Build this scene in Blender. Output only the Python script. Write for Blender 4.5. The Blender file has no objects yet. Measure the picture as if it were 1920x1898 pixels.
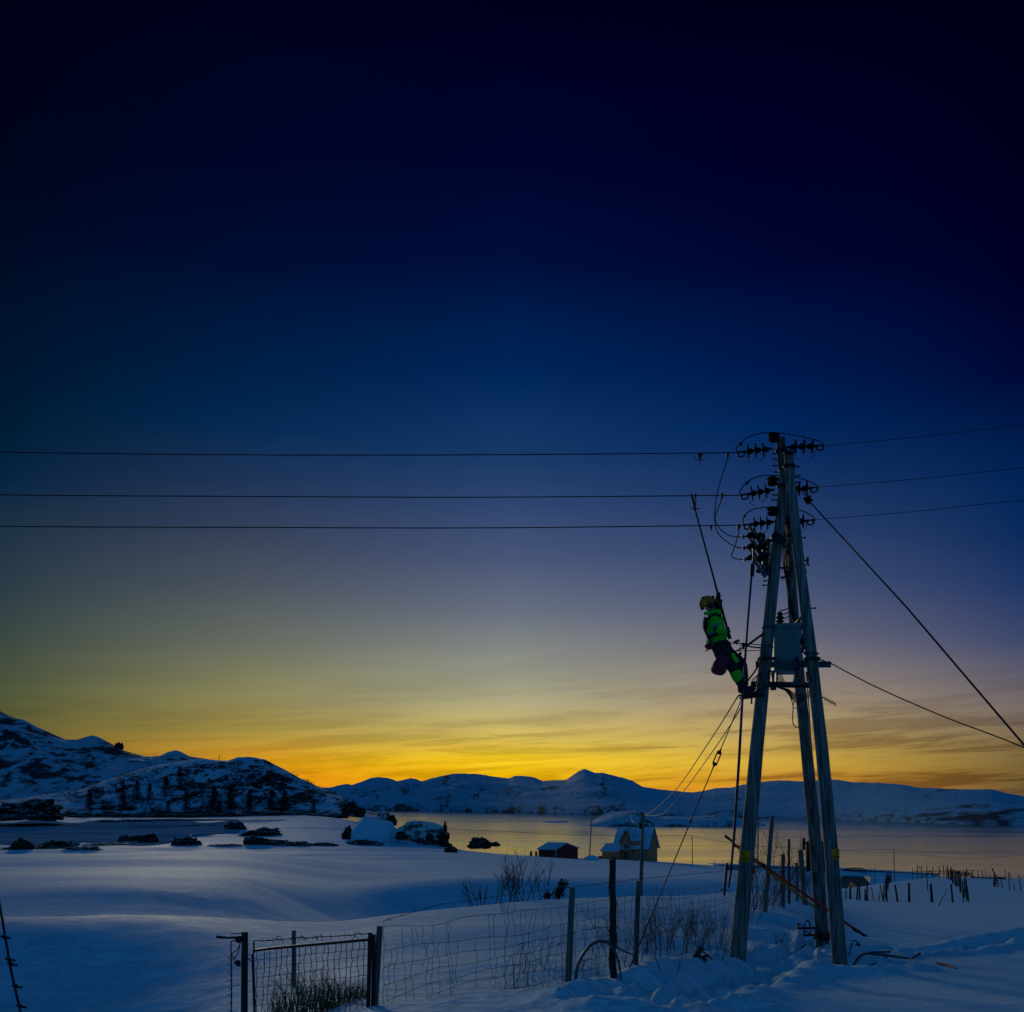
import bpy, math, random
import numpy as np
from mathutils import Vector, Matrix
random.seed(7); rng = np.random.default_rng(11)
F = 1920.0; HY = 1508.0; CZ = 40.0; R = math.radians
S = bpy.context.scene
COL = S.collection

def P(px, py, D, dy=0.0):
    """world point seen at photograph pixel (px, py) at a depth of D metres"""
    return Vector(((px - 960) * D / F, D + dy, CZ + (HY - py) * D / F))

# ------------------------------------------------------------------ noise
_T = rng.random((256, 256))
def vnoise(x, y):
    xi = np.floor(x).astype(int); yi = np.floor(y).astype(int)
    fx = x - xi; fy = y - yi
    fx = fx * fx * (3 - 2 * fx); fy = fy * fy * (3 - 2 * fy)
    a = _T[xi % 256, yi % 256]; b = _T[(xi + 1) % 256, yi % 256]
    c = _T[xi % 256, (yi + 1) % 256]; d = _T[(xi + 1) % 256, (yi + 1) % 256]
    return (a * (1 - fx) + b * fx) * (1 - fy) + (c * (1 - fx) + d * fx) * fy - 0.5
def fbm(x, y, o=4, g=0.5):
    s = 0; a = 1.0
    for k in range(o):
        s = s + a * vnoise(x * 2 ** k + 17.3 * k, y * 2 ** k + 5.1 * k); a *= g
    return s
def ridged(x, y, o=4):
    s = 0; a = 1.0
    for k in range(o):
        s = s + a * (0.5 - np.abs(2 * vnoise(x * 2 ** k + 9.7 * k, y * 2 ** k + 3.3 * k))); a *= 0.5
    return s

# ------------------------------------------------------------------ materials
def srgb(c):
    return tuple(((v / 255) / 12.92 if v / 255 <= 0.04045 else ((v / 255 + 0.055) / 1.055) ** 2.4) for v in c)
def newmat(name):
    m = bpy.data.materials.new(name); m.use_nodes = True
    nt = m.node_tree; b = nt.nodes['Principled BSDF']
    return m, nt, b
def mat(name, c, rough=0.7, metal=0.0, var=0.25, scale=8.0, bump=0.0, spec=0.3, stretch=None, c2=None):
    m, nt, b = newmat(name)
    tc = nt.nodes.new('ShaderNodeTexCoord'); n = nt.nodes.new('ShaderNodeTexNoise')
    n.inputs['Scale'].default_value = scale; n.inputs['Detail'].default_value = 5
    mp = nt.nodes.new('ShaderNodeMapping')
    if stretch: mp.inputs['Scale'].default_value = stretch
    nt.links.new(tc.outputs['Object'], mp.inputs[0]); nt.links.new(mp.outputs[0], n.inputs[0])
    r = nt.nodes.new('ShaderNodeValToRGB')
    c2 = c2 or tuple(v * (1 - var) for v in c)
    r.color_ramp.elements[0].position = 0.35; r.color_ramp.elements[1].position = 0.65
    r.color_ramp.elements[0].color = (*c2, 1); r.color_ramp.elements[1].color = (*c, 1)
    nt.links.new(n.outputs[0], r.inputs[0]); nt.links.new(r.outputs[0], b.inputs['Base Color'])
    b.inputs['Roughness'].default_value = rough; b.inputs['Metallic'].default_value = metal
    b.inputs['Specular IOR Level'].default_value = spec
    if bump:
        bp = nt.nodes.new('ShaderNodeBump'); bp.inputs['Strength'].default_value = bump
        bp.inputs['Distance'].default_value = 0.02
        nt.links.new(n.outputs[0], bp.inputs['Height']); nt.links.new(bp.outputs[0], b.inputs['Normal'])
    return m

def snow_mat():
    m, nt, b = newmat('snow')
    N = nt.nodes.new; L = nt.links.new
    geo = N('ShaderNodeNewGeometry')
    n1 = N('ShaderNodeTexNoise'); n1.inputs['Scale'].default_value = 9; n1.inputs['Detail'].default_value = 6
    L(geo.outputs['Position'], n1.inputs[0])
    n2 = N('ShaderNodeTexNoise'); n2.inputs['Scale'].default_value = 0.8; n2.inputs['Detail'].default_value = 5
    mp = N('ShaderNodeMapping'); mp.inputs['Scale'].default_value = (0.5, 2.2, 1); mp.inputs['Rotation'].default_value = (0, 0, 0.25)
    L(geo.outputs['Position'], mp.inputs[0]); L(mp.outputs[0], n2.inputs[0])
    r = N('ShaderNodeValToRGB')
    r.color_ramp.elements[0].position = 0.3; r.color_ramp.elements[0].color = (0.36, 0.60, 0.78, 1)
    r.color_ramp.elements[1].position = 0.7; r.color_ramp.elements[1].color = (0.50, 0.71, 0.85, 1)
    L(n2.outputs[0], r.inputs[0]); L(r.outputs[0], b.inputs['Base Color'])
    sc2 = N('ShaderNodeMath'); sc2.operation = 'MULTIPLY'; sc2.inputs[1].default_value = 0.30; L(n2.outputs[0], sc2.inputs[0])
    ad = N('ShaderNodeMath'); ad.operation = 'MULTIPLY_ADD'; ad.inputs[1].default_value = 0.35
    L(n1.outputs[0], ad.inputs[0]); L(sc2.outputs[0], ad.inputs[2])
    n4 = N('ShaderNodeTexNoise'); n4.inputs['Scale'].default_value = 2.6; n4.inputs['Detail'].default_value = 8; n4.inputs['Roughness'].default_value = 0.65; n4.inputs['Distortion'].default_value = 0.8
    mp4 = N('ShaderNodeMapping'); mp4.inputs['Scale'].default_value = (0.8, 1.5, 1); mp4.inputs['Rotation'].default_value = (0, 0, 0.5)
    L(geo.outputs['Position'], mp4.inputs[0]); L(mp4.outputs[0], n4.inputs[0])
    cr4 = N('ShaderNodeMapRange'); cr4.inputs[1].default_value = 0.5; cr4.inputs[2].default_value = 0.62; cr4.inputs[3].default_value = 0; cr4.inputs[4].default_value = 0.30; L(n4.outputs[0], cr4.inputs[0])
    ad2 = N('ShaderNodeMath'); ad2.operation = 'ADD'; L(ad.outputs[0], ad2.inputs[0]); L(cr4.outputs[0], ad2.inputs[1]); ad = ad2
    bp = N('ShaderNodeBump'); bp.inputs['Strength'].default_value = 0.6; bp.inputs['Distance'].default_value = 0.12
    L(ad.outputs[0], bp.inputs['Height']); L(bp.outputs[0], b.inputs['Normal'])
    b.inputs['Roughness'].default_value = 0.75; b.inputs['Specular IOR Level'].default_value = 0.15
    return m

def mountain_mat(name, rock, snow, amount, scale, slope=0.55, sw=0.35, low=0.0):
    """snow with bare rock and scrub showing through on steep and broken ground"""
    m, nt, b = newmat(name)
    N = nt.nodes.new; L = nt.links.new
    geo = N('ShaderNodeNewGeometry')
    n = N('ShaderNodeTexNoise'); n.inputs['Scale'].default_value = scale; n.inputs['Detail'].default_value = 9
    n.inputs['Roughness'].default_value = 0.62; n.inputs['Distortion'].default_value = 0.6
    mp = N('ShaderNodeMapping'); mp.inputs['Scale'].default_value = (1.0, 0.55, 2.0)
    L(geo.outputs['Position'], mp.inputs[0]); L(mp.outputs[0], n.inputs[0])
    n3 = N('ShaderNodeTexNoise'); n3.inputs['Scale'].default_value = scale * 7; n3.inputs['Detail'].default_value = 6
    L(mp.outputs[0], n3.inputs[0])
    sep = N('ShaderNodeSeparateXYZ'); L(geo.outputs['Normal'], sep.inputs[0])
    st = N('ShaderNodeMapRange'); st.inputs[1].default_value = 1.0; st.inputs[2].default_value = slope
    st.inputs[3].default_value = 0; st.inputs[4].default_value = sw; L(sep.outputs[2], st.inputs[0])
    a1 = N('ShaderNodeMath'); a1.operation = 'ADD'; L(n.outputs[0], a1.inputs[0]); L(st.outputs[0], a1.inputs[1])
    if low:
        sp = N('ShaderNodeSeparateXYZ'); L(geo.outputs['Position'], sp.inputs[0])
        lz = N('ShaderNodeMapRange'); lz.inputs[1].default_value = 6; lz.inputs[2].default_value = 42
        lz.inputs[3].default_value = low; lz.inputs[4].default_value = 0; L(sp.outputs[2], lz.inputs[0])
        a0 = N('ShaderNodeMath'); a0.operation = 'ADD'; L(a1.outputs[0], a0.inputs[0]); L(lz.outputs[0], a0.inputs[1]); a1 = a0
    a2 = N('ShaderNodeMath'); a2.operation = 'MULTIPLY_ADD'; a2.inputs[1].default_value = 0.45
    L(n3.outputs[0], a2.inputs[0]); L(a1.outputs[0], a2.inputs[2])
    r = N('ShaderNodeValToRGB'); th = 0.98 - amount
    r.color_ramp.elements[0].position = max(0, th - 0.05); r.color_ramp.elements[0].color = (*snow, 1)
    r.color_ramp.elements[1].position = min(1, th + 0.06); r.color_ramp.elements[1].color = (*rock, 1)
    L(a2.outputs[0], r.inputs[0]); L(r.outputs[0], b.inputs['Base Color'])
    b.inputs['Roughness'].default_value = 0.85; b.inputs['Specular IOR Level'].default_value = 0.1
    bp = N('ShaderNodeBump'); bp.inputs['Strength'].default_value = 0.6; bp.inputs['Distance'].default_value = 2.0
    L(n3.outputs[0], bp.inputs['Height']); L(bp.outputs[0], b.inputs['Normal'])
    return m

def wood_mat(name, c, c2, zs=0.10, scale=22):
    m = mat(name, c, rough=0.8, scale=scale, bump=0.5, stretch=(1, 1, zs), c2=c2)
    return m

def water_mat():
    m, nt, b = newmat('sea_water')
    N = nt.nodes.new; L = nt.links.new
    geo = N('ShaderNodeNewGeometry')
    n = N('ShaderNodeTexNoise'); n.inputs['Scale'].default_value = 0.35; n.inputs['Detail'].default_value = 6
    mp = N('ShaderNodeMapping'); mp.inputs['Scale'].default_value = (1, 0.5, 1)
    L(geo.outputs['Position'], mp.inputs[0]); L(mp.outputs[0], n.inputs[0])
    big = N('ShaderNodeTexNoise'); big.inputs['Scale'].default_value = 0.004; big.inputs['Detail'].default_value = 4
    mp2 = N('ShaderNodeMapping'); mp2.inputs['Scale'].default_value = (0.6, 2.6, 1); mp2.inputs['Rotation'].default_value = (0, 0, -0.1)
    L(geo.outputs['Position'], mp2.inputs[0]); L(mp2.outputs[0], big.inputs[0])
    mr = N('ShaderNodeMapRange'); mr.inputs[1].default_value = 0.4; mr.inputs[2].default_value = 0.62
    mr.inputs[3].default_value = 0.10; mr.inputs[4].default_value = 0.20
    L(big.outputs[0], mr.inputs[0]); L(mr.outputs[0], b.inputs['Roughness'])
    bp = N('ShaderNodeBump'); bp.inputs['Strength'].default_value = 0.38; bp.inputs['Distance'].default_value = 0.28
    L(n.outputs[0], bp.inputs['Height']); L(bp.outputs[0], b.inputs['Normal'])
    b.inputs['Base Color'].default_value = (0.03, 0.16, 0.14, 1)
    b.inputs['IOR'].default_value = 1.5
    b.inputs['Specular IOR Level'].default_value = 1.0
    return m

M = {}
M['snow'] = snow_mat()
M['far'] = mountain_mat('far_mountain_snow', (0.05, 0.065, 0.075), (0.20, 0.44, 0.62), 0.10, 0.006, sw=0.06, low=0.085)
M['back'] = mountain_mat('back_hill_snow', (0.035, 0.042, 0.05), (0.30, 0.48, 0.62), 0.175, 0.018)
M['hill'] = mountain_mat('scrubby_hill_snow', (0.03, 0.034, 0.038), (0.40, 0.58, 0.74), 0.18, 0.05)
M['isle'] = mountain_mat('island_snow', (0.06, 0.07, 0.08), (0.36, 0.52, 0.66), 0.10, 0.02)
M['cliff'] = mountain_mat('cliff_snow', (0.05, 0.055, 0.06), (0.66, 0.74, 0.8), 0.16, 0.3, sw=0.10)
M['water'] = water_mat()
M['pole'] = wood_mat('weathered_pole_wood', (0.27, 0.25, 0.23), (0.06, 0.055, 0.05), 0.05, 22)
M['pole2'] = wood_mat('dark_pole_wood', (0.25, 0.22, 0.20), (0.04, 0.034, 0.03), 0.06, 16)
M['post'] = wood_mat('grey_post_wood', (0.17, 0.17, 0.16), (0.07, 0.065, 0.06), 0.08, 30)
M['darkpost'] = wood_mat('dark_post_wood', (0.035, 0.035, 0.035), (0.014, 0.014, 0.014), 0.1, 30)
M['iron'] = mat('dark_iron', (0.035, 0.035, 0.038), 0.55, 0.4, 0.4, 20)
M['wire'] = mat('dark_wire', (0.02, 0.022, 0.03), 0.6, 0.3, 0.3, 10)
M['fwire'] = mat('fence_wire', (0.045, 0.05, 0.06), 0.6, 0.3, 0.4, 14)
M['steel'] = mat('galvanised_steel', (0.10, 0.12, 0.13), 0.5, 0.5, 0.4, 12)
M['porc'] = mat('brown_porcelain', (0.014, 0.010, 0.009), 0.75, 0.0, 0.3, 12, spec=0.08)
M['tank'] = mat('painted_tank_grey', (0.20, 0.32, 0.33), 0.55, 0.1, 0.3, 5, stretch=(1, 1, 0.15))
M['rod'] = mat('violet_grey_rod', (0.07, 0.035, 0.07), 0.5, 0.2, 0.3, 12)
M['orange'] = mat('orange_rod_paint', (0.95, 0.06, 0.006), 0.5, 0.0, 0.4, 14)
M['yrod'] = mat('yellow_rod_paint', (0.35, 0.30, 0.03), 0.5, 0.0, 0.4, 14)
M['sign'] = mat('yellow_sign', (1.0, 0.36, 0.0), 0.5, 0, 0.15, 10)
M['black'] = mat('black_print', (0.015, 0.015, 0.01), 0.6, 0, 0.1, 10)
M['green'] = mat('fluorescent_green_cloth', (0.04, 0.80, 0.03), 0.8, 0, 0.35, 9, bump=0.4)
M['dgreen'] = mat('dark_work_cloth', (0.022, 0.028, 0.035), 0.85, 0, 0.4, 12, bump=0.4)
M['reflect'] = mat('reflective_tape', (0.20, 0.26, 0.28), 0.4, 0, 0.2, 12)
M['helmet'] = mat('orange_yellow_helmet', (1.0, 0.20, 0.0), 0.5, 0, 0.15, 8)
M['maroon'] = mat('maroon_bag_cloth', (0.36, 0.03, 0.05), 0.8, 0, 0.4, 8, bump=0.4)
M['skin'] = mat('skin', (0.45, 0.26, 0.19), 0.6, 0, 0.1, 10)
M['glove'] = mat('black_glove', (0.02, 0.02, 0.025), 0.8, 0, 0.3, 20)
M['rock'] = mountain_mat('snow_dusted_rock', (0.055, 0.042, 0.032), (0.4, 0.56, 0.70), 0.25, 0.9, sw=0.22)
M['ice'] = mat('bare_ice', (0.24, 0.38, 0.50), 0.95, 0, 0.4, 0.05, spec=0.0, stretch=(1, 2.5, 1))
M['yellowwall'] = mat('ochre_board_wall', (0.85, 0.24, 0.09), 0.8, 0, 0.25, 3, stretch=(1, 1, 0.2))
M['redwall'] = mat('red_board_wall', (0.27, 0.03, 0.024), 0.8, 0, 0.3, 3, stretch=(1, 1, 0.2))
M['roofsnow'] = mat('roof_snow', (0.42, 0.60, 0.74), 0.8, 0, 0.12, 0.6)
M['trim'] = mat('pale_trim', (0.5, 0.5, 0.5), 0.7, 0, 0.1, 5)
M['dtrim'] = mat('brown_trim', (0.06, 0.04, 0.03), 0.7, 0, 0.2, 5)
M['pane'] = mat('window_pane', (0.02, 0.03, 0.035), 0.15, 0, 0.1, 5, spec=0.5)
M['concrete'] = mat('concrete', (0.16, 0.17, 0.17), 0.85, 0, 0.3, 1.5)
M['twig'] = mat('dark_twig', (0.075, 0.058, 0.05), 0.8, 0, 0.3, 20)
M['grass'] = mat('dry_grass', (0.26, 0.17, 0.07), 0.8, 0, 0.5, 20)
M['needle'] = mat('dark_needles', (0.010, 0.013, 0.010), 0.9, 0, 0.4, 2)
M['board'] = mat('dark_board', (0.012, 0.012, 0.015), 0.8, 0, 0.3, 6)

# ------------------------------------------------------------------ mesh tools
class MB:
    def __init__(s): s.v = []; s.f = []; s.m = []; s.mi = 0; s.sm = []
    def add(s, vs, fs, smooth=False):
        o = len(s.v); s.v += [tuple(v) for v in vs]
        for f in fs: s.f.append([i + o for i in f]); s.m.append(s.mi); s.sm.append(smooth)
    def tube(s, pts, rad, n=6, caps=True):
        pts = [Vector(p) for p in pts]
        k = len(pts)
        if not isinstance(rad, (list, tuple)): rad = [rad] * k
        vs = []; ref = None
        for i, p in enumerate(pts):
            t = (pts[min(i + 1, k - 1)] - pts[max(i - 1, 0)])
            if t.length < 1e-9: t = Vector((0, 0, 1))
            t.normalize()
            if ref is None:
                ref = Vector((0, 0, 1)) if abs(t.z) < 0.9 else Vector((1, 0, 0))
            a = ref - t * ref.dot(t)
            if a.length < 1e-6: a = t.orthogonal()
            a.normalize(); b = t.cross(a); ref = a
            for j in range(n):
                an = 2 * math.pi * j / n
                vs.append(p + (a * math.cos(an) + b * math.sin(an)) * rad[i])
        fs = []
        for i in range(k - 1):
            for j in range(n):
                fs.append([i * n + j, i * n + (j + 1) % n, (i + 1) * n + (j + 1) % n, (i + 1) * n + j])
        if caps:
            fs.append(list(range(n))[::-1]); fs.append([(k - 1) * n + j for j in range(n)])
        s.add(vs, fs, True); return s
    def lathe(s, p0, p1, prof, n=14):
        """prof: list of (t along the axis 0..1, radius)"""
        p0 = Vector(p0); p1 = Vector(p1)
        t = (p1 - p0).normalized(); a = t.orthogonal().normalized(); b = t.cross(a)
        vs = []
        for (q, r) in prof:
            c = p0.lerp(p1, q)
            for j in range(n):
                an = 2 * math.pi * j / n; vs.append(c + (a * math.cos(an) + b * math.sin(an)) * r)
        fs = []
        for i in range(len(prof) - 1):
            for j in range(n):
                fs.append([i * n + j, i * n + (j + 1) % n, (i + 1) * n + (j + 1) % n, (i + 1) * n + j])
        fs.append(list(range(n))[::-1]); fs.append([(len(prof) - 1) * n + j for j in range(n)])
        s.add(vs, fs, True); return s
    def box(s, c, size, ax=None):
        c = Vector(c); X, Y, Z = ax if ax else (Vector((1, 0, 0)), Vector((0, 1, 0)), Vector((0, 0, 1)))
        h = [q / 2 for q in size]
        vs = [c + X * (sx * h[0]) + Y * (sy * h[1]) + Z * (sz * h[2]) for sz in (-1, 1) for sy in (-1, 1) for sx in (-1, 1)]
        s.add(vs, [[0, 2, 3, 1], [4, 5, 7, 6], [0, 1, 5, 4], [2, 6, 7, 3], [0, 4, 6, 2], [1, 3, 7, 5]]); return s
    def bar(s, a, b, w, h, up=Vector((0, 0, 1))):
        a = Vector(a); b = Vector(b); X = (b - a); l = X.length; X.normalize()
        Y = up.cross(X)
        if Y.length < 1e-4: Y = X.orthogonal()
        Y.normalize(); Z = X.cross(Y)
        return s.box((a + b) / 2, (l, w, h), (X, Y, Z))
    def ball(s, c, r, n=10, sq=(1, 1, 1), noise=0.0, seed=0):
        c = Vector(c); vs = []; fs = []; rr = random.Random(seed)
        m = n // 2 + 1
        ph = [rr.uniform(0, 6.28) for _ in range(8)]
        for i in range(m + 1):
            th = math.pi * i / m
            for j in range(n):
                an = 2 * math.pi * j / n
                d = Vector((math.sin(th) * math.cos(an), math.sin(th) * math.sin(an), math.cos(th)))
                k = 1 + noise * (math.sin(d.x * 5 + ph[0]) * math.sin(d.y * 6 + ph[1]) + 0.7 * math.sin(d.z * 9 + ph[2] + d.x * 7) * math.sin(d.y * 11 + ph[3]) + 0.5 * math.sin(d.x * 17 + ph[4]) * math.sin(d.z * 15 + ph[5]) * (0 < i < m))
                vs.append(c + Vector((d.x * sq[0], d.y * sq[1], d.z * sq[2])) * r * k)
        for i in range(m):
            for j in range(n):
                fs.append([i * n + j, (i + 1) * n + j, (i + 1) * n + (j + 1) % n, i * n + (j + 1) % n])
        s.add(vs, fs, noise == 0); return s
    def prism(s, poly, d):
        """extrude polygon (list of Vectors) by vector d"""
        n = len(poly); d = Vector(d)
        vs = [Vector(p) for p in poly] + [Vector(p) + d for p in poly]
        fs = [list(range(n))[::-1], list(range(n, 2 * n))] + [[i, (i + 1) % n, n + (i + 1) % n, n + i] for i in range(n)]
        s.add(vs, fs); return s
    def build(s, name, mats, parent=None, **kw):
        me = bpy.data.meshes.new(name); me.from_pydata(s.v, [], s.f)
        if not isinstance(mats, (list, tuple)): mats = [mats]
        for m in mats: me.materials.append(m)
        me.polygons.foreach_set('material_index', s.m); me.polygons.foreach_set('use_smooth', s.sm)
        me.update()
        return link(name, me, parent, **kw)

def link(name, me, parent=None, **kw):
    o = bpy.data.objects.new(name, me); COL.objects.link(o)
    if parent is not None:
        o.parent = parent
        pm = Matrix.Translation(parent.location)
        if parent.parent: pm = Matrix.Translation(parent.location + parent.parent.location)
        o.location = -pm.translation if parent.get('_w') else (0, 0, 0)
    for k, v in kw.items():
        if v is not None: o[k] = v
    return o
def tag(o, label, cat, group=None, kind=None):
    if label: o['label'] = label
    if cat: o['category'] = cat
    if group: o['group'] = group
    if kind: o['kind'] = kind
    return o
def thing(name, label, cat, group=None, loc=(0, 0, 0)):
    """Empty at the base of a thing; children are built in world coordinates and parented keeping their place"""
    o = bpy.data.objects.new(name, None); COL.objects.link(o)
    o.location = loc; o.empty_display_size = 0.2
    return tag(o, label, cat, group)
def part(mb, name, mats, parent, label=None):
    """world-coordinate mesh as a child of parent: vertices shifted so that parenting needs no offset"""
    off = Vector((0, 0, 0)); q = parent
    while q is not None: off += q.location; q = q.parent
    mb.v = [(v[0] - off.x, v[1] - off.y, v[2] - off.z) for v in mb.v]
    o = mb.build(name, mats); o.parent = parent
    if label: o['label'] = label
    return o
def single(mb, name, mats, label, cat, group=None, kind=None):
    """a thing that is one mesh; origin put at the base of the mesh"""
    n = len(mb.v); zmin = min(v[2] for v in mb.v)
    cx = sum(v[0] for v in mb.v) / n; cy = sum(v[1] for v in mb.v) / n
    mb.v = [(v[0] - cx, v[1] - cy, v[2] - zmin) for v in mb.v]
    o = mb.build(name, mats); o.location = (cx, cy, zmin)
    return tag(o, label, cat, group, kind)
def grid_mesh(name, X, Y, Z, mats, **kw):
    r, c = X.shape
    me = bpy.data.meshes.new(name)
    co = np.stack([X, Y, Z], -1).reshape(-1, 3).astype(np.float32)
    i = np.arange((r - 1) * (c - 1)); a = (i // (c - 1)) * c + i % (c - 1)
    q = np.stack([a, a + 1, a + c + 1, a + c], -1)
    me.vertices.add(r * c); me.vertices.foreach_set('co', co.ravel())
    me.loops.add(len(q) * 4); me.loops.foreach_set('vertex_index', q.ravel().astype(np.int32))
    me.polygons.add(len(q)); me.polygons.foreach_set('loop_start', (np.arange(len(q)) * 4).astype(np.int32))
    me.polygons.foreach_set('loop_total', np.full(len(q), 4, np.int32))
    me.polygons.foreach_set('use_smooth', np.ones(len(q), bool))
    me.update(calc_edges=True); me.validate()
    for m in (mats if isinstance(mats, list) else [mats]): me.materials.append(m)
    o = bpy.data.objects.new(name, me); COL.objects.link(o)
    for k, v in kw.items(): o[k] = v
    return o
def curve_pts(pts, n=8):
    """Catmull-Rom through pts"""
    pts = [Vector(p) for p in pts]; out = []
    ext = [pts[0] * 2 - pts[1]] + pts + [pts[-1] * 2 - pts[-2]]
    for i in range(1, len(ext) - 2):
        p0, p1, p2, p3 = ext[i - 1:i + 3]
        for k in range(n):
            t = k / n
            out.append(0.5 * ((2 * p1) + (p2 - p0) * t + (2 * p0 - 5 * p1 + 4 * p2 - p3) * t * t + (3 * p1 - p0 - 3 * p2 + p3) * t ** 3))
    out.append(pts[-1]); return out

# ------------------------------------------------------------------ world
def make_world():
    w = bpy.data.worlds.new('World'); S.world = w; w.use_nodes = True
    nt = w.node_tree; nt.nodes.clear(); N = nt.nodes.new; L = nt.links.new
    out = N('ShaderNodeOutputWorld'); bg = N('ShaderNodeBackground'); L(bg.outputs[0], out.inputs[0])
    tc = N('ShaderNodeTexCoord'); sep = N('ShaderNodeSeparateXYZ'); L(tc.outputs['Generated'], sep.inputs[0])
    def math_(op, a, b=None, c=None, clamp=False):
        n = N('ShaderNodeMath'); n.operation = op; n.use_clamp = clamp
        for i, q in enumerate((a, b, c)):
            if q is None: continue
            if isinstance(q, (int, float)): n.inputs[i].default_value = q
            else: L(q, n.inputs[i])
        return n.outputs[0]
    x, y, z = sep.outputs
    az = math_('ARCTAN2', x, y)
    rr = math_('SQRT', math_('ADD', math_('MULTIPLY', x, x), math_('MULTIPLY', y, y)))
    te = math_('DIVIDE', z, math_('MAXIMUM', rr, 1e-4))
    # wavy elevation so that the colour bands are never ruled straight
    TM = 0.86
    t = math_('DIVIDE', te, TM, clamp=True)
    table = {
     0: [(0,(0,2,22)),(300,(0,4,28)),(500,(0,12,38)),(700,(0,22,46)),(800,(0,28,52)),(900,(4,36,64)),(1000,(30,50,68)),(1100,(42,60,70)),(1200,(58,72,66)),(1300,(78,86,58)),(1400,(98,90,44)),(1500,(108,88,36))],
     480: [(0,(0,2,28)),(300,(0,5,40)),(500,(0,14,52)),(700,(0,32,72)),(800,(4,42,84)),(900,(30,52,88)),(1000,(54,66,90)),(1100,(76,84,96)),(1200,(102,108,98)),(1300,(136,132,90)),(1370,(160,140,66)),(1430,(218,152,22)),(1490,(228,124,8))],
     960: [(0,(0,0,28)),(300,(0,4,45)),(500,(0,15,60)),(700,(0,38,90)),(800,(16,52,100)),(850,(22,56,102)),(950,(48,70,112)),(1050,(72,86,120)),(1150,(104,112,128)),(1250,(144,146,134)),(1320,(172,166,128)),(1380,(210,184,92)),(1420,(246,206,34)),(1455,(246,190,0)),(1500,(232,160,0))],
     1440: [(0,(0,0,26)),(300,(0,0,40)),(500,(0,6,50)),(700,(0,26,78)),(800,(0,38,92)),(900,(20,50,98)),(1000,(44,66,108)),(1100,(70,84,118)),(1200,(106,106,122)),(1260,(138,128,124)),(1320,(162,144,114)),(1380,(186,158,92)),(1430,(205,165,60)),(1470,(205,140,40)),(1500,(205,130,40))],
     1920: [(0,(0,0,24)),(300,(0,0,30)),(500,(0,0,38)),(700,(0,8,54)),(800,(0,24,72)),(900,(0,36,86)),(1000,(8,42,92)),(1100,(30,54,102)),(1200,(60,72,108)),(1280,(102,96,108)),(1340,(120,108,98)),(1400,(125,105,68)),(1450,(118,95,50)),(1490,(110,86,56))],
    }
    keys = sorted(table); ramps = []; azs = []
    for u in keys:
        r = N('ShaderNodeValToRGB'); cr = r.color_ramp; cr.interpolation = 'B_SPLINE' if False else 'LINEAR'
        rad = math.sqrt(F * F + (u - 960) ** 2)
        st = sorted((((HY - py) / rad / TM), c) for py, c in table[u])
        while len(cr.elements) < len(st): cr.elements.new(0.5)
        for e, (pos, c) in zip(cr.elements, st): e.position = min(max(pos, 0), 1)
        for e, (pos, c) in zip(cr.elements, st): e.color = (*srgb(c), 1)
        L(t, r.inputs[0]); ramps.append(r.outputs[0]); azs.append(math.atan((u - 960) / F))
    cur = ramps[0]
    for i in range(1, 5):
        mr = N('ShaderNodeMapRange'); mr.interpolation_type = 'LINEAR'
        mr.inputs[1].default_value = azs[i - 1]; mr.inputs[2].default_value = azs[i]; L(az, mr.inputs[0])
        mx = N('ShaderNodeMixRGB'); L(mr.outputs[0], mx.inputs[0]); L(cur, mx.inputs[1]); L(ramps[i], mx.inputs[2]); cur = mx.outputs[0]
    # thin cloud streaks low over the horizon
    cb = N('ShaderNodeCombineXYZ'); L(math_('MULTIPLY', az, 4.2), cb.inputs[0])
    L(math_('ADD', math_('MULTIPLY', te, 58.0), math_('MULTIPLY', az, -3.0)), cb.inputs[1])
    nz = N('ShaderNodeTexNoise'); nz.inputs['Scale'].default_value = 1.0; nz.inputs['Detail'].default_value = 5; nz.inputs['Roughness'].default_value = 0.66
    nz.inputs['Distortion'].default_value = 0.4
    L(cb.outputs[0], nz.inputs[0])
    band = N('ShaderNodeValToRGB'); cr = band.color_ramp
    for _ in range(3): cr.elements.new(0.5)
    for e, (p, v) in zip(cr.elements, [(0.0, 0.7), (0.03, 0.9), (0.07, 0.75), (0.12, 0.25), (0.19, 0.0)]): e.position = p
    for e, (p, v) in zip(cr.elements, [(0.0, 0.7), (0.03, 0.9), (0.07, 0.75), (0.12, 0.25), (0.19, 0.0)]): e.color = (v, v, v, 1)
    L(t, band.inputs[0])
    sr = N('ShaderNodeMapRange'); sr.interpolation_type = 'SMOOTHSTEP'
    sr.inputs[1].default_value = 0.46; sr.inputs[2].default_value = 0.60; L(nz.outputs[0], sr.inputs[0])
    azm = N('ShaderNodeMapRange'); azm.inputs[1].default_value = -0.25; azm.inputs[2].default_value = 0.25
    azm.inputs[3].default_value = 0.35; azm.inputs[4].default_value = 1.0; L(az, azm.inputs[0])
    k = math_('MULTIPLY', math_('MULTIPLY', sr.outputs[0], band.outputs[0]), math_('MULTIPLY', azm.outputs[0], 0.98))
    dk = N('ShaderNodeMixRGB'); dk.blend_type = 'MULTIPLY'; dk.inputs[2].default_value = (0.46, 0.40, 0.42, 1)
    L(k, dk.inputs[0]); L(cur, dk.inputs[1]); cur = dk.outputs[0]
    # bright gaps
    s2 = N('ShaderNodeMapRange'); s2.interpolation_type = 'SMOOTHSTEP'
    s2.inputs[1].default_value = 0.50; s2.inputs[2].default_value = 0.33; L(nz.outputs[0], s2.inputs[0])
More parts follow.
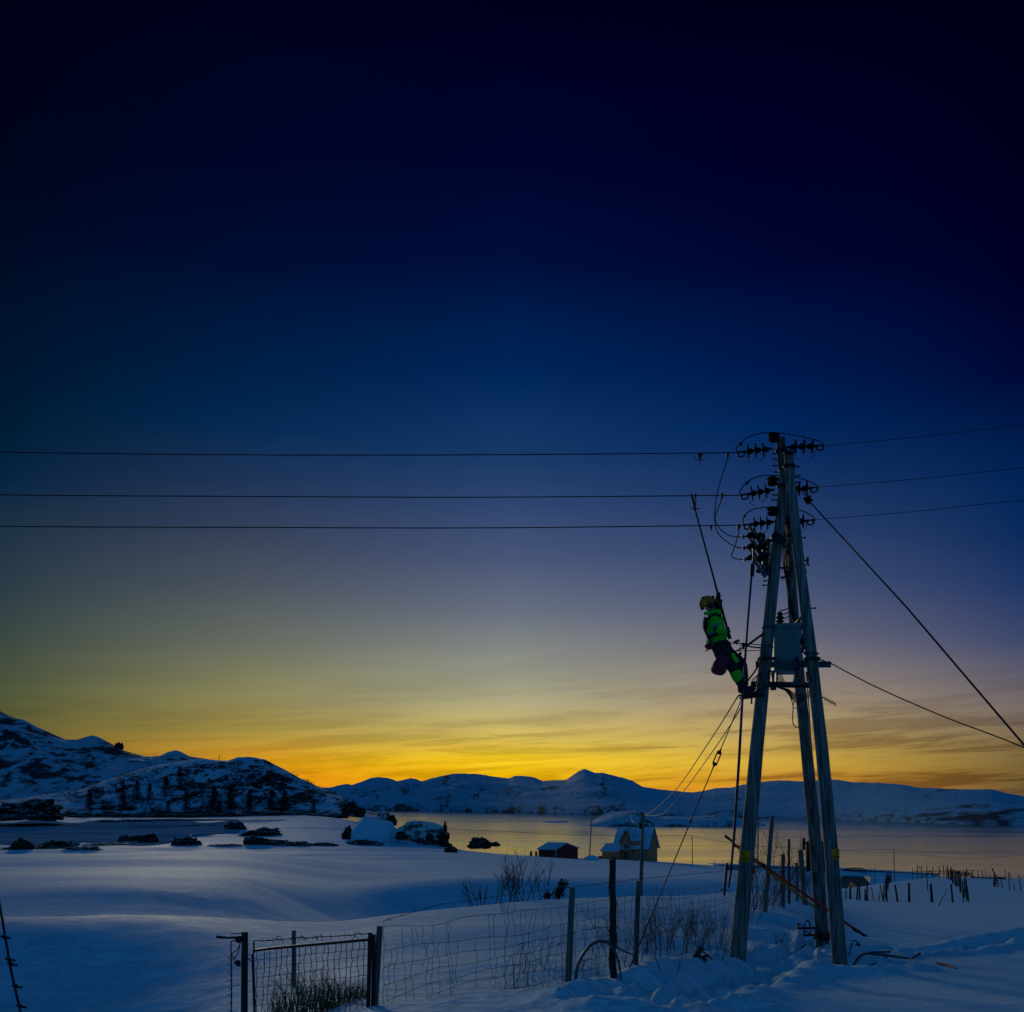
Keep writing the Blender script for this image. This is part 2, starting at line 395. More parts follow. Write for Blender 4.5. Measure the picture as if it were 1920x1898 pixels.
    k2 = math_('MULTIPLY', math_('MULTIPLY', s2.outputs[0], band.outputs[0]), 0.30)
    br = N('ShaderNodeMixRGB'); br.blend_type = 'ADD'; br.inputs[2].default_value = (0.40, 0.30, 0.06, 1)
    L(math_('MULTIPLY', k2, math_('SUBTRACT', 1.0, math_('ABSOLUTE', math_('MULTIPLY', az, 2.2)), clamp=True)), br.inputs[0]); L(cur, br.inputs[1]); cur = br.outputs[0]
    # the half of the sky behind the photographer is still a clear bright blue
    bk = N('ShaderNodeMapRange'); bk.interpolation_type = 'SMOOTHSTEP'
    bk.inputs[1].default_value = 0.72; bk.inputs[2].default_value = -0.05; L(y, bk.inputs[0])
    sky = N('ShaderNodeTexSky'); sky.sky_type = 'NISHITA'; sky.sun_disc = False
    sky.sun_elevation = R(SUN_EL); sky.sun_rotation = R(SUN_AZ); sky.altitude = 40
    sk = N('ShaderNodeMixRGB'); sk.blend_type = 'MULTIPLY'; sk.inputs[0].default_value = 1
    sk.inputs[2].default_value = (0.0, 0.0, 0.0, 1)
    L(sky.outputs[0], sk.inputs[1])
    ad = N('ShaderNodeMixRGB'); ad.blend_type = 'ADD'; ad.inputs[0].default_value = 1; ad.inputs[1].default_value = (*BACK, 1)
    L(sk.outputs[0], ad.inputs[2]); 
    sk.inputs[2].default_value = (0.0015, 0.008, 0.02, 1)
    mx = N('ShaderNodeMixRGB'); L(bk.outputs[0], mx.inputs[0]); L(cur, mx.inputs[1]); L(ad.outputs[0], mx.inputs[2])
    L(mx.outputs[0], bg.inputs[0]); bg.inputs[1].default_value = 1.0
BACK = (0.0085, 0.064, 0.158)
SUN_EL, SUN_AZ = 8.0, -18.0
make_world()
sl = bpy.data.lights.new('sun', 'SUN'); sl.energy = 0.64; sl.angle = R(8); sl.color = (1.0, 0.88, 0.60)
so = bpy.data.objects.new('sun', sl); COL.objects.link(so)
d = Vector((math.sin(R(SUN_AZ)) * math.cos(R(SUN_EL)), math.cos(R(SUN_AZ)) * math.cos(R(SUN_EL)), math.sin(R(SUN_EL))))
so.rotation_euler = (-d).to_track_quat('-Z', 'Y').to_euler(); so.location = (0, 60, 120)

cam = bpy.data.cameras.new('camera'); co = bpy.data.objects.new('camera', cam); COL.objects.link(co)
co.location = (0, 0, CZ); co.rotation_euler = (R(90), 0, 0)
cam.sensor_fit = 'HORIZONTAL'; cam.sensor_width = 36; cam.lens = 36 * F / 1920
cam.shift_y = (HY - 949) / 1920.0; cam.clip_start = 0.1; cam.clip_end = 60000
S.camera = co
S.view_settings.view_transform = 'Standard'; S.view_settings.look = 'None'
S.view_settings.exposure = 0; S.view_settings.gamma = 1
S.cycles.use_denoising = True
S.cycles.max_bounces = 5; S.cycles.diffuse_bounces = 3; S.cycles.glossy_bounces = 3
S.cycles.sample_clamp_indirect = 5
# ------------------------------------------------------------------ terrain
KN = [
 (0,   [(5,2340),(9,2140),(11,2085),(14,1975),(16,1892),(18,1802),(20,1718),(22,1722),(26,1736),(28,1714),(31,1672),(35,1654),(46,1642),(52,1640),(70,1624),(95,1617),(150,1614),(200,1607),(240,1592),(300,1575),(400,1557),(600,1533),(1000,1525)]),
 (250, [(5,2340),(9,2110),(11,2050),(14,1950),(16,1872),(18,1790),(20,1712),(22,1714),(26,1726),(28,1706),(31,1664),(35,1648),(46,1640),(52,1636),(70,1618),(95,1610),(150,1610),(200,1604),(240,1590),(300,1574),(400,1555),(600,1529),(1000,1522)]),
 (450, [(5,2320),(9,2060),(11,1990),(14,1896),(16,1836),(18,1780),(20,1730),(22,1722),(27,1738),(30,1706),(33.5,1666),(38,1648),(48,1640),(54,1636),(70,1616),(95,1604),(150,1608),(200,1603),(240,1588),(300,1572),(400,1550),(600,1526),(1000,1520)]),
 (640, [(5,2240),(9,1940),(13,1832),(18.5,1765),(23,1728),(25,1732),(30,1760),(38,1745),(41,1705),(44.5,1672),(56,1658),(75,1638),(100,1626),(150,1612),(200,1602),(240,1590),(300,1572),(400,1545),(600,1524),(1000,1560)]),
 (720, [(5,2230),(9,1930),(13,1828),(18.5,1752),(23.5,1712),(26,1720),(32,1765),(42,1745),(45,1700),(48.5,1657),(60,1650),(80,1640),(110,1626),(150,1612),(200,1602),(240,1592),(300,1578),(400,1560),(520,1545),(700,1640),(1000,1640)]),
 (830, [(5,2220),(9,1925),(13,1825),(18.5,1745),(24,1699),(28,1712),(34,1760),(44,1740),(46.5,1695),(49.5,1650),(64,1640),(85,1632),(110,1622),(150,1611),(200,1600),(240,1594),(300,1586),(340,1600),(400,1690),(600,1670),(1000,1640)]),
 (960, [(5,2210),(9,1920),(13,1818),(18.5,1738),(24,1691),(27,1681),(31,1695),(36,1750),(46,1725),(49,1688),(51.5,1643),(66,1636),(85,1630),(110,1624),(150,1616),(200,1605),(240,1602),(300,1610),(400,1690),(600,1670),(1000,1640)]),
 (1200,[(5,2200),(9,1915),(11.4,1850),(13.3,1812),(18.5,1742),(21,1735),(24,1697),(28,1672),(32,1682),(38,1740),(46,1720),(50,1684),(53,1646),(68,1640),(85,1636),(110,1631),(150,1624),(200,1617),(240,1613),(300,1622),(400,1700),(600,1670),(1000,1640)]),
 (1385,[(5,2200),(9,1985),(13,1872),(18.5,1812),(20.5,1768),(24,1714),(28,1684),(33,1666),(37,1680),(42,1720),(51,1700),(55,1676),(58.5,1646),(85,1640),(110,1637),(150,1635),(200,1632),(240,1626),(300,1640),(400,1700),(600,1670),(1000,1640)]),
 (1480,[(5,2200),(9,1985),(13,1878),(18.5,1806),(20.5,1764),(24,1712),(28,1691),(33,1676),(40,1672),(60,1674),(68,1656),(85,1645),(110,1643),(150,1640),(200,1634),(240,1629),(300,1642),(400,1700),(600,1670),(1000,1640)]),
 (1541,[(5,2200),(9,1985),(13,1882),(18.5,1820),(20.5,1778),(24,1742),(28,1716),(33,1704),(40,1694),(60,1688),(85,1684),(110,1679),(145,1674),(170,1694),(200,1706),(245,1706),(262,1682),(285,1720),(400,1700),(600,1670),(1000,1640)]),
 (1600,[(5,2200),(9,1985),(13,1885),(18.5,1820),(24,1758),(30,1728),(40,1708),(60,1693),(85,1686),(110,1678),(140,1668),(162,1682),(195,1706),(245,1706),(262,1684),(285,1722),(400,1700),(600,1670),(1000,1640)]),
 (1635,[(5,2200),(9,1985),(13,1886),(18.5,1820),(24,1762),(30,1732),(40,1710),(60,1695),(85,1688),(110,1674),(140,1657),(168,1664),(200,1690),(245,1700),(262,1680),(285,1712),(400,1700),(600,1670),(1000,1640)]),
 (1700,[(5,2200),(9,1985),(13,1888),(18.5,1816),(24,1765),(30,1735),(40,1713),(60,1697),(85,1690),(110,1670),(150,1650),(175,1643),(205,1648),(235,1680),(262,1672),(300,1700),(400,1700),(600,1670),(1000,1640)]),
 (1920,[(5,2200),(9,1975),(13,1884),(18.5,1812),(24,1762),(30,1735),(40,1716),(60,1702),(85,1690),(110,1672),(150,1656),(175,1650),(205,1652),(240,1660),(300,1690),(400,1700),(600,1670),(1000,1640)]),
]
US = np.linspace(-1400, 3300, 941)              # 5 px apart
DS = np.exp(np.linspace(math.log(2.0), math.log(1100.0), 640))
def build_ground():
    cols = []
    lD = np.log(DS)
    for u, kn in KN:
        d = np.array([2.0] + [k[0] for k in kn]); z = np.array([-1.72] + [-(k[1] - HY) * k[0] / F for k in kn])
        c = np.interp(lD, np.log(d), z)
        cols.append(c)
    cols = np.array(cols)
    ku = np.array([k[0] for k in KN], float)
    Z = np.empty((len(US), len(DS)))
    uc = np.clip(US, 0, 1920)
    for j in range(len(DS)): Z[:, j] = np.interp(uc, ku, cols[:, j])
    def g1(A, sig, ax):
        n = int(sig * 3) + 1; k = np.exp(-0.5 * (np.arange(-n, n + 1) / sig) ** 2); k /= k.sum()
        pad = [(0, 0), (0, 0)]; pad[ax] = (n, n)
        B = np.pad(A, pad, mode='edge'); out = np.zeros_like(A)
        for i, w in enumerate(k):
            out += w * (B[i:i + A.shape[0], :] if ax == 0 else B[:, i:i + A.shape[1]])
        return out
    Z = g1(Z, 9, 0); Z = g1(Z, 3.0, 1)
    return Z
GZ = build_ground()
UU, DD = np.meshgrid(US, DS, indexing='ij')
XX = (UU - 960) * DD / F
# wind-packed drifts, and the trampled snow round the poles
drift = 0.20 * fbm(XX * 0.10 + 3 + DD * 0.03, DD * 0.22 + 7, 2) + 0.02 * fbm(XX * 0.7, DD * 1.1, 3)
far_d = np.clip((DD - 22) / 30, 0, 1) * (0.8 * fbm(XX * 0.022 + 1 + DD * .02, DD * 0.075, 2) * np.clip((960 - UU) / 200, .25, 1) + np.clip((DD - 60) / 60, 0, 1) * 0.45 * fbm(XX * 0.035 + 1, DD * 0.06, 4))
near = np.clip((60 - DD) / 30, 0.0, 1)
GZ = GZ + drift * near * np.clip(DD / 10, 0.3, 1) + far_d * np.clip((520 - DD) / 100, 0, 1)
def seg_dist(px, py, a, b):
    ax, ay = a; bx, by = b; dx, dy = bx - ax, by - ay
    t = np.clip(((px - ax) * dx + (py - ay) * dy) / (dx * dx + dy * dy), 0, 1)
    return np.hypot(px - (ax + t * dx), py - (ay + t * dy))
def W(u, D): return ((u - 960) * D / F, D)
paths = [([W(1185, 9.9), W(1260, 11.8), W(1345, 14.2), W(1430, 17), W(1490, 19.5), W(1560, 21.5), W(1640, 21.5)], 0.42),
         ([W(1600, 21.5), W(1700, 20.8), W(1790, 21.6), W(1860, 23.5), W(1930, 25.5), W(2050, 29)], 0.40),
         ([W(1160, 9.9), W(1210, 11.0), W(1300, 11.6), W(1400, 11.6)], 0.36),
         ([W(1460, 21), W(1500, 18.9), W(1560, 17.9), W(1640, 18.2)], 0.45)]
pd = np.full(XX.shape, 9.0)
for pl, wd in paths:
    for a, b in zip(pl[:-1], pl[1:]): pd = np.minimum(pd, seg_dist(XX, DD, a, b) / wd)
tr = np.exp(-(pd ** 2) * 0.9)
lump = ridged(XX * 1.9 + 4, DD * 2.3, 3)
GZ = GZ + (-0.22 * tr + 0.10 * np.exp(-((pd - 1.6) ** 2) * 3) + 0.17 * np.exp(-(pd * 0.5) ** 2) * lump) * (DD < 32)
# individual footprints
fr = random.Random(3)
for pl, wd in paths:
    for a, b in zip(pl[:-1], pl[1:]):
        ln = math.hypot(b[0] - a[0], b[1] - a[1]); k = int(ln / 0.28)
        for i in range(k):
            t = (i + fr.random() * 0.4) / k
            fx = a[0] + (b[0] - a[0]) * t + fr.uniform(-0.32, 0.32); fy = a[1] + (b[1] - a[1]) * t + fr.uniform(-0.3, 0.3)
            dd = ((XX - fx) / 0.11) ** 2 + ((DD - fy) / 0.17) ** 2
            GZ += -0.15 * np.exp(-dd ** 1.5) + 0.05 * np.exp(-((np.sqrt(dd) - 1.9) ** 2) * 2.2)
for (u_, D_, py_) in ((1384, 18.4, 1811), (1574, 18.4, 1821), (1541, 20.5, 1777), (1063, 11.4, 1850), (1149, 12.2, 1835), (1190, 13.3, 1811), (1433, 24, 1709), (1460, 18.5, 1806)):
    x_ = (u_ - 960) * D_ / F; i_ = int(round((u_ - US[0]) / 5)); j_ = int(np.argmin(abs(DS - D_)))
    GZ = GZ + (-(py_ - HY) * D_ / F - GZ[i_, j_]) * np.exp(-((XX - x_) ** 2 + (DD - D_) ** 2) / (2 * .45 ** 2))
Zw = CZ + GZ
def gz(x, y):
    """ground height at world x, y"""
    u = 960 + x / y * F
    i = (u - US[0]) / (US[1] - US[0]); j = (math.log(y) - math.log(DS[0])) / (math.log(DS[-1]) - math.log(DS[0])) * (len(DS) - 1)
    i = min(max(i, 0), len(US) - 1.001); j = min(max(j, 0), len(DS) - 1.001)
    a, b = int(i), int(j); fa, fb = i - a, j - b
    return CZ + (GZ[a, b] * (1 - fa) + GZ[a + 1, b] * fa) * (1 - fb) + (GZ[a, b + 1] * (1 - fa) + GZ[a + 1, b + 1] * fa) * fb
def GP(u, D, dz=0.0):
    x = (u - 960) * D / F
    return Vector((x, D, gz(x, D) + dz))
crust = 0.035 * np.clip(ridged(XX * 1.1 + 2 + DD * .3, DD * 2.2, 4), 0, 1) * np.clip((40 - DD) / 20, 0, 1) * np.clip(0.5 + 2.2 * fbm(XX * .12, DD * .16, 2), 0, 1)
GZ = GZ + crust
Zw = CZ + GZ
Zw = np.where(DD > 1000, np.minimum(Zw, 30), Zw)
# strip behind / around the photographer, then the visible sheet
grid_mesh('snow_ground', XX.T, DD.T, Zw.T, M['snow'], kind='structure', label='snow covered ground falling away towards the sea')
bx, by = np.meshgrid(np.linspace(-60, 60, 61), np.linspace(-60, 2.05, 40), indexing='xy')
bz = 38.25 + 0.25 * fbm(bx * 0.2, by * 0.2, 3) * np.clip((2 - by) / 4, 0, 1)
# keep the strip's front edge on the sheet
xe = np.clip(bx, -6.4, 6.4) * 0
bz[-1, :] = 38.20
grid_mesh('snow_ground', bx, by, bz, M['snow'], kind='structure')

# the sea
mb = MB(); mb.add([(-9000, 150, 0), (9000, 150, 0), (14000, 16000, 0), (-14000, 16000, 0)], [[0, 1, 2, 3]])
mb.build('sea_water', M['water'], kind='structure')

def interp(pts, u):
    return np.interp(u, [p[0] for p in pts], [p[1] for p in pts])
def mountain(name, m, sky, foot, D0f, D1f, u0, u1, du, rows, relief, nscale, base_z=None, shape=0.8, seed=0, label=None, rid=True, ds=0.8):
    us = np.arange(u0, u1 + du, du, dtype=float)
    sk = interp(sky, us) + 0.9 * fbm(us * 0.09 + seed, us * 0 + 1.3, 4)
    D0 = D0f(us); D1 = D1f(us)
    zf = CZ + (HY - interp(foot, us)) * D0 / F if base_z is None else np.full_like(us, base_z)
    zr = CZ + (HY - sk) * D1 / F
    t = np.linspace(0, 1, rows); ext = [1.06, 1.18, 1.4, 1.9]
    T = np.concatenate([t, ext])
    U, TT = np.meshgrid(us, T, indexing='ij')
    Dm = D0[:, None] + (D1 - D0)[:, None] * TT
    X = (U - 960) * Dm / F
    tc = np.clip(TT, 0, 1)
    ks = max(3, int(34 / du)); g_ = np.exp(-0.5 * (np.arange(-3 * ks, 3 * ks + 1) / ks) ** 2); g_ /= g_.sum()
    zs = np.convolve(np.pad(zr, 3 * ks, mode='edge'), g_, 'valid')
    Z = zf[:, None] + (zs - zf)[:, None] * (tc ** shape) + (zr - zs)[:, None] * tc ** 4
    H = np.maximum(zr - zf, 3)[:, None]
    nz = (ridged if rid else fbm)(X * nscale + seed * 3.1, (Dm - (0 if ds < 1 else D0[:, None])) * nscale * ds + seed, 5)
    nz2 = fbm(X * nscale * 2.3 + seed, (Dm - (0 if ds < 1 else D0[:, None])) * nscale * 2.3 * max(ds, 1), 4)
    Z = Z + H * relief * (nz + 0.6 * nz2) * np.sin(np.pi * tc) ** 0.8
    lim = CZ + (zr - CZ)[:, None] * Dm / D1[:, None] - 0.012 * H * (1 - tc)
    Z = np.where(TT < 1, np.minimum(Z, lim), Z)
    Z = np.where(TT >= 1, zr[:, None] - (TT - 1) * H * 1.3, Z)
    Z[:, 0] = np.minimum(Z[:, 0], zf - 1.0)
    o = grid_mesh(name, X.T, Dm.T, Z.T, m, kind='structure')
    if label: o['label'] = label
    return o
SKY_FAR = [(-1200,1440),(200,1462),(560,1478),(590,1476),(615,1477),(650,1470),(660,1472),(680,1465),(695,1459),(710,1457),(728,1459),(745,1465),(758,1462),(770,1459),(780,1461),(790,1465),(805,1460),(825,1456),(850,1451),(870,1450),(900,1452),(940,1458),(955,1460),(965,1455),(985,1455),(1003,1458),(1018,1465),(1040,1463),(1060,1463),(1075,1453),(1085,1446),(1095,1442),(1105,1445),(1115,1449),(1130,1449),(1150,1454),(1170,1459),(1185,1464),(1205,1475),(1235,1480),(1265,1483),(1300,1486),(1320,1483),(1340,1478),(1370,1477),(1400,1470),(1430,1466),(1460,1463),(1500,1465),(1550,1462),(1570,1462),(1600,1467),(1650,1468),(1690,1471),(1720,1477),(1750,1478),(1800,1480),(1860,1480),(1890,1488),(1920,1493),(2000,1496),(2300,1480),(3200,1470)]
FOOT_FAR = [(-1200,1521),(700,1520),(900,1523),(1000,1525.5),(1100,1529),(1200,1530),(1350,1533),(1560,1537),(1700,1543),(1920,1549),(3200,1560)]
_u = np.arange(-1400, 3400.0, 5); _d = CZ * F / (interp(FOOT_FAR, _u) - HY)
_k = np.exp(-0.5 * (np.arange(-60, 61) / 18.0) ** 2); _k /= _k.sum(); _d = np.convolve(np.pad(_d, 60, mode='edge'), _k, 'valid')
dfar = lambda u: np.interp(u, _u, _d)
mountain('far_mountains', M['far'], SKY_FAR, FOOT_FAR, dfar, lambda u: dfar(u) * 1.04 + 200, -1200, 3200, 2.0, 90, 0.10, 1 / 230., base_z=-1.0, shape=0.75, seed=4, label='low snowy mountains across the fjord', rid=False, ds=2.6)
SKY_BACK = [(-1400,1200),(-400,1290),(-100,1322),(0,1333),(10,1339),(25,1345),(45,1350),(70,1363),(90,1372),(110,1381),(125,1387),(145,1387),(160,1382),(172,1379),(182,1381),(200,1390),(215,1398),(230,1407),(250,1412),(270,1418),(285,1419),(300,1417),(315,1410),(328,1407),(340,1410),(355,1418),(375,1421),(400,1425),(425,1428),(520,1460),(600,1505)]
LEFTM = mountain('left_mountain', M['back'], SKY_BACK, [(-1400,1530),(600,1524)], lambda u: 950 + 0 * u, lambda u: 1290 + 0 * u, -1400, 600, 2.0, 110, 0.16, 1 / 90., shape=1.0, seed=2, label='dark snowy mountain rising at the left')
SKY_HILL = [(-1400,1512),(-200,1510),(0,1500),(40,1497),(90,1489),(150,1481),(190,1466),(240,1451),(290,1435),(330,1429),(375,1423),(400,1425),(425,1427),(445,1420),(462,1419),(480,1421),(497,1424),(515,1434),(530,1441),(545,1449),(560,1458),(575,1464),(586,1470),(600,1477),(640,1492),(665,1508),(690,1521),(715,1530)]
HILL = mountain('scrubby_hill', M['hill'], SKY_HILL, [(-1400,1530),(0,1528),(100,1524),(640,1526),(720,1536)], lambda u: 600 + 0 * u, lambda u: 775 - 60 * np.clip((u - 550) / 150, 0, 1), -1400, 715, 1.6, 110, 0.12, 1 / 26., shape=0.8, seed=9, label='rounded snowy hill with dark trees at its foot')
def hit(o, px, py, D0=600):
    """where the sight line through a photo pixel meets terrain o"""
    d = Vector(((px - 960) / F, 1, (HY - py) / F)).normalized()
    ok, loc, n, i = o.ray_cast(Vector((0, 0, CZ)), d)
    return loc if ok else P(px, py, D0)
def ghit(px, py, lo=30.0, hi=640.0, D0=None):
    k = math.tan(0); D = lo
    while D < hi:
        z = CZ + (HY - py) * D / F
        if gz((px - 960) * D / F, D) >= z: return D
        D *= 1.006
    return D0
def island(name, pts, D, depth, base, label):
    us = np.array([p[0] for p in pts], float); fine = np.linspace(us[0], us[-1], 140)
    top = np.interp(fine, us, [p[1] for p in pts])
    v = np.linspace(-1, 1, 31)
    U, V = np.meshgrid(fine, v, indexing='ij')
    Dm = D + depth * (V + 1) / 2
    H = np.maximum(CZ + (HY - top) * (D + depth * 0.5) / F, 0.2)[:, None]
    X = (U - 960) * Dm / F
    Z = 1.25 * H * np.sqrt(np.clip(1 - V ** 2, 0, 1)) * (1 + 0.35 * ridged(X * 0.012, Dm * 0.012, 4)) - 0.6
    g = grid_mesh(name, X.T, Dm.T, Z.T, M['isle'], kind='structure'); g['label'] = label
island('island', [(1085,1549),(1105,1544),(1125,1536),(1145,1530),(1165,1528),(1195,1527),(1215,1531),(1225,1536),(1300,1536),(1345,1534),(1380,1537),(1400,1540),(1425,1544),(1448,1549)], 1840, 260, 1550, 'low snowy island behind the ochre house')
island('islet', [(1008,1544),(1020,1540),(1040,1539),(1058,1539),(1072,1543)], 2220, 120, 1542, 'tiny flat islet far out on the water')

# bare ice of the frozen inlet, lying on the flat snow
iu = np.arange(-420, 452, 4.0); iv = np.linspace(0, 1, 110); IX = []; IY = []; IZ = []
for u in iu:
    e0 = 1583 + 3 * math.sin(u * .03) - (u > 300) * (u - 300) * .16; e1 = 1541 + 3 * math.sin(u * .05 + 1)
    d0, d1 = ghit(u, e0, 150, 700, 262), ghit(u, e1, 150, 900, 460)
    ds = d0 + (d1 - d0) * iv; IX.append((u - 960) * ds / F); IY.append(ds); IZ.append([gz((u - 960) * q / F, q) + .22 for q in ds])
o = grid_mesh('frozen_inlet', np.array(IX).T, np.array(IY).T, np.array(IZ).T, M['ice'], kind='structure'); o['label'] = 'bare blue ice of a frozen inlet'
# ================================================================== TOWER
TD = 18.46
def pole_mb(pts, r, n=20):
    """tapered round pole, slightly irregular, with rounded cap"""
    pts = [Vector(p) for p in pts]
    k = 40; q = []; rad = []; cum = [0.0]
    for a_, b_ in zip(pts[:-1], pts[1:]): cum.append(cum[-1] + (b_ - a_).length)
    for i in range(k + 1):
        t = i / k; s_ = t * cum[-1]; a = 0
        while a < len(pts) - 2 and cum[a + 1] < s_: a += 1
        q.append(pts[a].lerp(pts[a + 1], (s_ - cum[a]) / (cum[a + 1] - cum[a])) + Vector((0.008 * math.sin(t * 9 + pts[0].x), 0.008 * math.cos(t * 7), 0)))
        rad.append(r[0] + (r[1] - r[0]) * t)
    mb = MB(); mb.tube(q, rad, n); return mb
tower_base = GP(1480, 18.6)
tower = thing('pole_tower', 'tall three-legged tower of grey wooden poles with steel crossbars', 'utility pole', loc=tower_base)
LP = [P(1382, 1822, TD), P(1400, 1605, 18.5), P(1418, 1400, 18.55), P(1441, 1186, 18.62), P(1455, 1050, 18.68), P(1464, 969, 18.72), P(1470, 885, 18.76)]
def ext(A, k=0.6): d_ = (A[0] - A[1]).normalized(); return [A[0] + d_ * k] + A[1:]
part(pole_mb(ext(LP), (0.152, 0.090)), 'pole', M['pole'], tower, 'left grey pole of the three')
RP = [P(1577, 1840, TD), P(1558, 1601, 18.45), P(1541, 1400, 18.4), P(1520, 1213, 18.38), P(1498, 1050, 18.4), P(1483, 915, 18.44), P(1478, 853, 18.46)]
part(pole_mb(ext(RP), (0.140, 0.080)), 'pole', M['pole'], tower, 'right grey pole of the three')
BP = [P(1543, 1786, 20.6), P(1530, 1601, 20.3), P(1512, 1400, 20.0), P(1507, 1349, 19.95), P(1489, 1164, 19.65), P(1482, 1078, 19.5), P(1475, 969, 19.3), P(1468, 890, 19.15), P(1463, 820, 19.05)]
part(pole_mb(ext(BP), (0.135, 0.082)), 'pole', M['pole2'], tower, 'darker rear pole of the three')
# caps
for p, r in ((P(1479, 849, 18.42), 0.10), (P(1470, 882, 18.76), 0.09)):
    mb = MB(); mb.ball(p, r, 12, (1, 1, 0.35)); part(mb, 'cap', M['iron'], tower)
def along(A, py, D=None):
    """point of pole polyline A at photo row py"""
    for a, b in zip(A[:-1], A[1:]):
        ya = HY - (a.z - CZ) * F / a.y; yb = HY - (b.z - CZ) * F / b.y
        if (py - ya) * (py - yb) <= 0:
            t = (py - ya) / (yb - ya); return a.lerp(b, t)
    return A[-1].copy()
def band(A, py, r, th=0.02, h=0.05, tilt=0.0):
    c = along(A, py); mb = MB(); vs = []
    mb.lathe(c - Vector((tilt, 0, h / 2)), c + Vector((tilt, 0, h / 2)), [(0, r + th), (1, r + th)], 18)
    return part(mb, 'band', M['iron'], tower)
band(LP, 1236, 0.135); band(RP, 1236, 0.125); band(LP, 1012, 0.118, 0.03, 0.09, 0.03); band(LP, 912, 0.10, 0.015, 0.04)
band(RP, 875, 0.092, 0.02, 0.05); band(BP, 846, 0.094, 0.02, 0.05); band(LP, 1177, 0.128, 0.008, 0.02); band(RP, 1226, 0.123, 0.006, 0.02)
band(BP, 1242, 0.125); band(BP, 1006, 0.108, 0.02, 0.05)
# flat steel crossbars
mb = MB(); mb.bar(P(1416, 1246, 18.78), P(1558, 1246, 18.78), 0.02, 0.115)
for x in (1424, 1543, 1550): mb.tube([P(x, 1243, 18.80), P(x, 1243, 18.66)], 0.014, 6)
part(mb, 'crossbar', M['steel'], tower, 'flat steel crossbar sticking out to the right')
mb = MB(); mb.bar(P(1408, 1283, 18.80), P(1521, 1285, 18.80), 0.08, 0.10)
part(mb, 'crossbar', M['iron'], tower)
mb = MB(); mb.bar(P(1387, 1308, 18.40), P(1432, 1302, 18.44), 0.07, 0.085); mb.bar(P(1409, 1308, 18.42), P(1409, 1320, 18.42), 0.03, 0.03, Vector((1, 0, 0)))
mb.bar(P(1408, 1297, 18.42), P(1409, 1278, 18.42), 0.03, 0.03, Vector((1, 0, 0)))
mb.tube(curve_pts([P(1418, 1296, 18.35), P(1430, 1292, 18.28), P(1440, 1284, 18.25), P(1441, 1262, 18.35), P(1445, 1259, 18.4)], 5), 0.02, 8)
part(mb, 'bracket', M['iron'], tower)
# diagonal struts beside the pole
mb = MB(); mb.tube([P(1393, 1216, 18.3), P(1432, 1188, 18.5)], 0.022, 8); part(mb, 'strut', M['iron'], tower)
mb = MB(); mb.tube([P(1488, 1173, 19.4), P(1506, 1155, 18.6)], 0.03, 8); part(mb, 'strut', M['iron'], tower)
mb = MB(); mb.bar(P(1502, 1221, 18.6), P(1514, 1226, 18.5), 0.03, 0.03); part(mb, 'strut', M['iron'], tower)
# bolts and step irons on the poles
rb = random.Random(5)
for A, r, rows, sg in ((LP, 0.115, [929, 938, 1090, 1098, 1012], -1), (RP, 0.10, [893, 1009, 1060, 1141], 1), (BP, 0.10, [862, 874, 886, 851], -1), (RP, 0.11, [876, 905], 1)):
    for py in rows:
        c = along(A, py); mb = MB(); L = 0.045 + rb.random() * 0.03
        mb.tube([c, c + Vector((sg * (r + L), -0.02, 0))], 0.012, 6); mb.ball(c + Vector((sg * (r + L), -0.02, 0)), 0.02, 6)
        part(mb, 'bolt', M['iron'], tower)
# small boxes on the right pole
for (px, py, w, h) in ((1514, 1051, .055, .11), (1510, 1072, .05, .08)):
    mb = MB(); mb.box(P(px - 1, py, 18.4), (w, w, h)); mb.box(P(px - 4, py, 18.4), (0.05, 0.03, 0.03)); part(mb, 'clamp_box', M['steel'], tower)
# stack of cable clips between the poles
for py in (1006, 1026, 1065, 1083):
    mb = MB(); mb.bar(P(1464, py, 18.95), P(1480, py, 19.1), 0.03, 0.035)
    for k in range(4): mb.tube([P(1466 + 3.5 * k, py - 1, 18.95), P(1466 + 3.5 * k, py + 5, 18.95)], 0.008, 5)
    part(mb, 'cable_clip', M['iron'], tower)
mb = MB()
for k in range(5):
    x0 = 1466 + 3 * k
    mb.tube(curve_pts([P(x0, 965, 19.2), P(x0 + 4 + 3 * math.sin(k), 1010, 19.15), P(x0 + 2, 1050, 19.1), P(x0 + 10 - 2 * k, 1100, 19.3), P(1487 - 2 * k, 1140, 19.4), P(1494, 1172 + 2 * k, 19.3)], 8), 0.014, 5)
for k in range(3):
    mb.tube(curve_pts([P(1462, 1145 + 8 * k, 19.1), P(1470, 1144 + 8 * k, 19.0), P(1479, 1139 + 8 * k, 19.0), P(1487, 1122 + 8 * k, 19.2)], 6), 0.011, 5)
for k in range(4):
    mb.tube(curve_pts([P(1500, 1165 + 2 * k, 19.0), P(1506, 1180 + k, 18.8), P(1504 + 2 * k, 1196, 18.7), P(1505, 1203, 18.8), P(1508 - k, 1216, 18.8), P(1502, 1224, 18.8)], 6), 0.011, 5)
for k in range(4):
    mb.tube(curve_pts([P(1455 + 3 * k, 1262, 19.0), P(1460 + 3 * k, 1275, 18.9), P(1466 + 3 * k, 1286, 18.8)], 5), 0.009, 5)
for k in range(5):
    mb.tube(curve_pts([P(1452 + 2 * k, 1286 + k, 18.7), P(1464 + 2 * k, 1290 + 1.2 * k, 18.7), P(1478, 1293 + 2 * k, 18.9), P(1494, 1304 + 3.5 * k, 19.3), P(1508, 1301 + 3 * k, 19.3), P(1522, 1292 + 3 * k, 18.9)], 6), 0.010, 5)
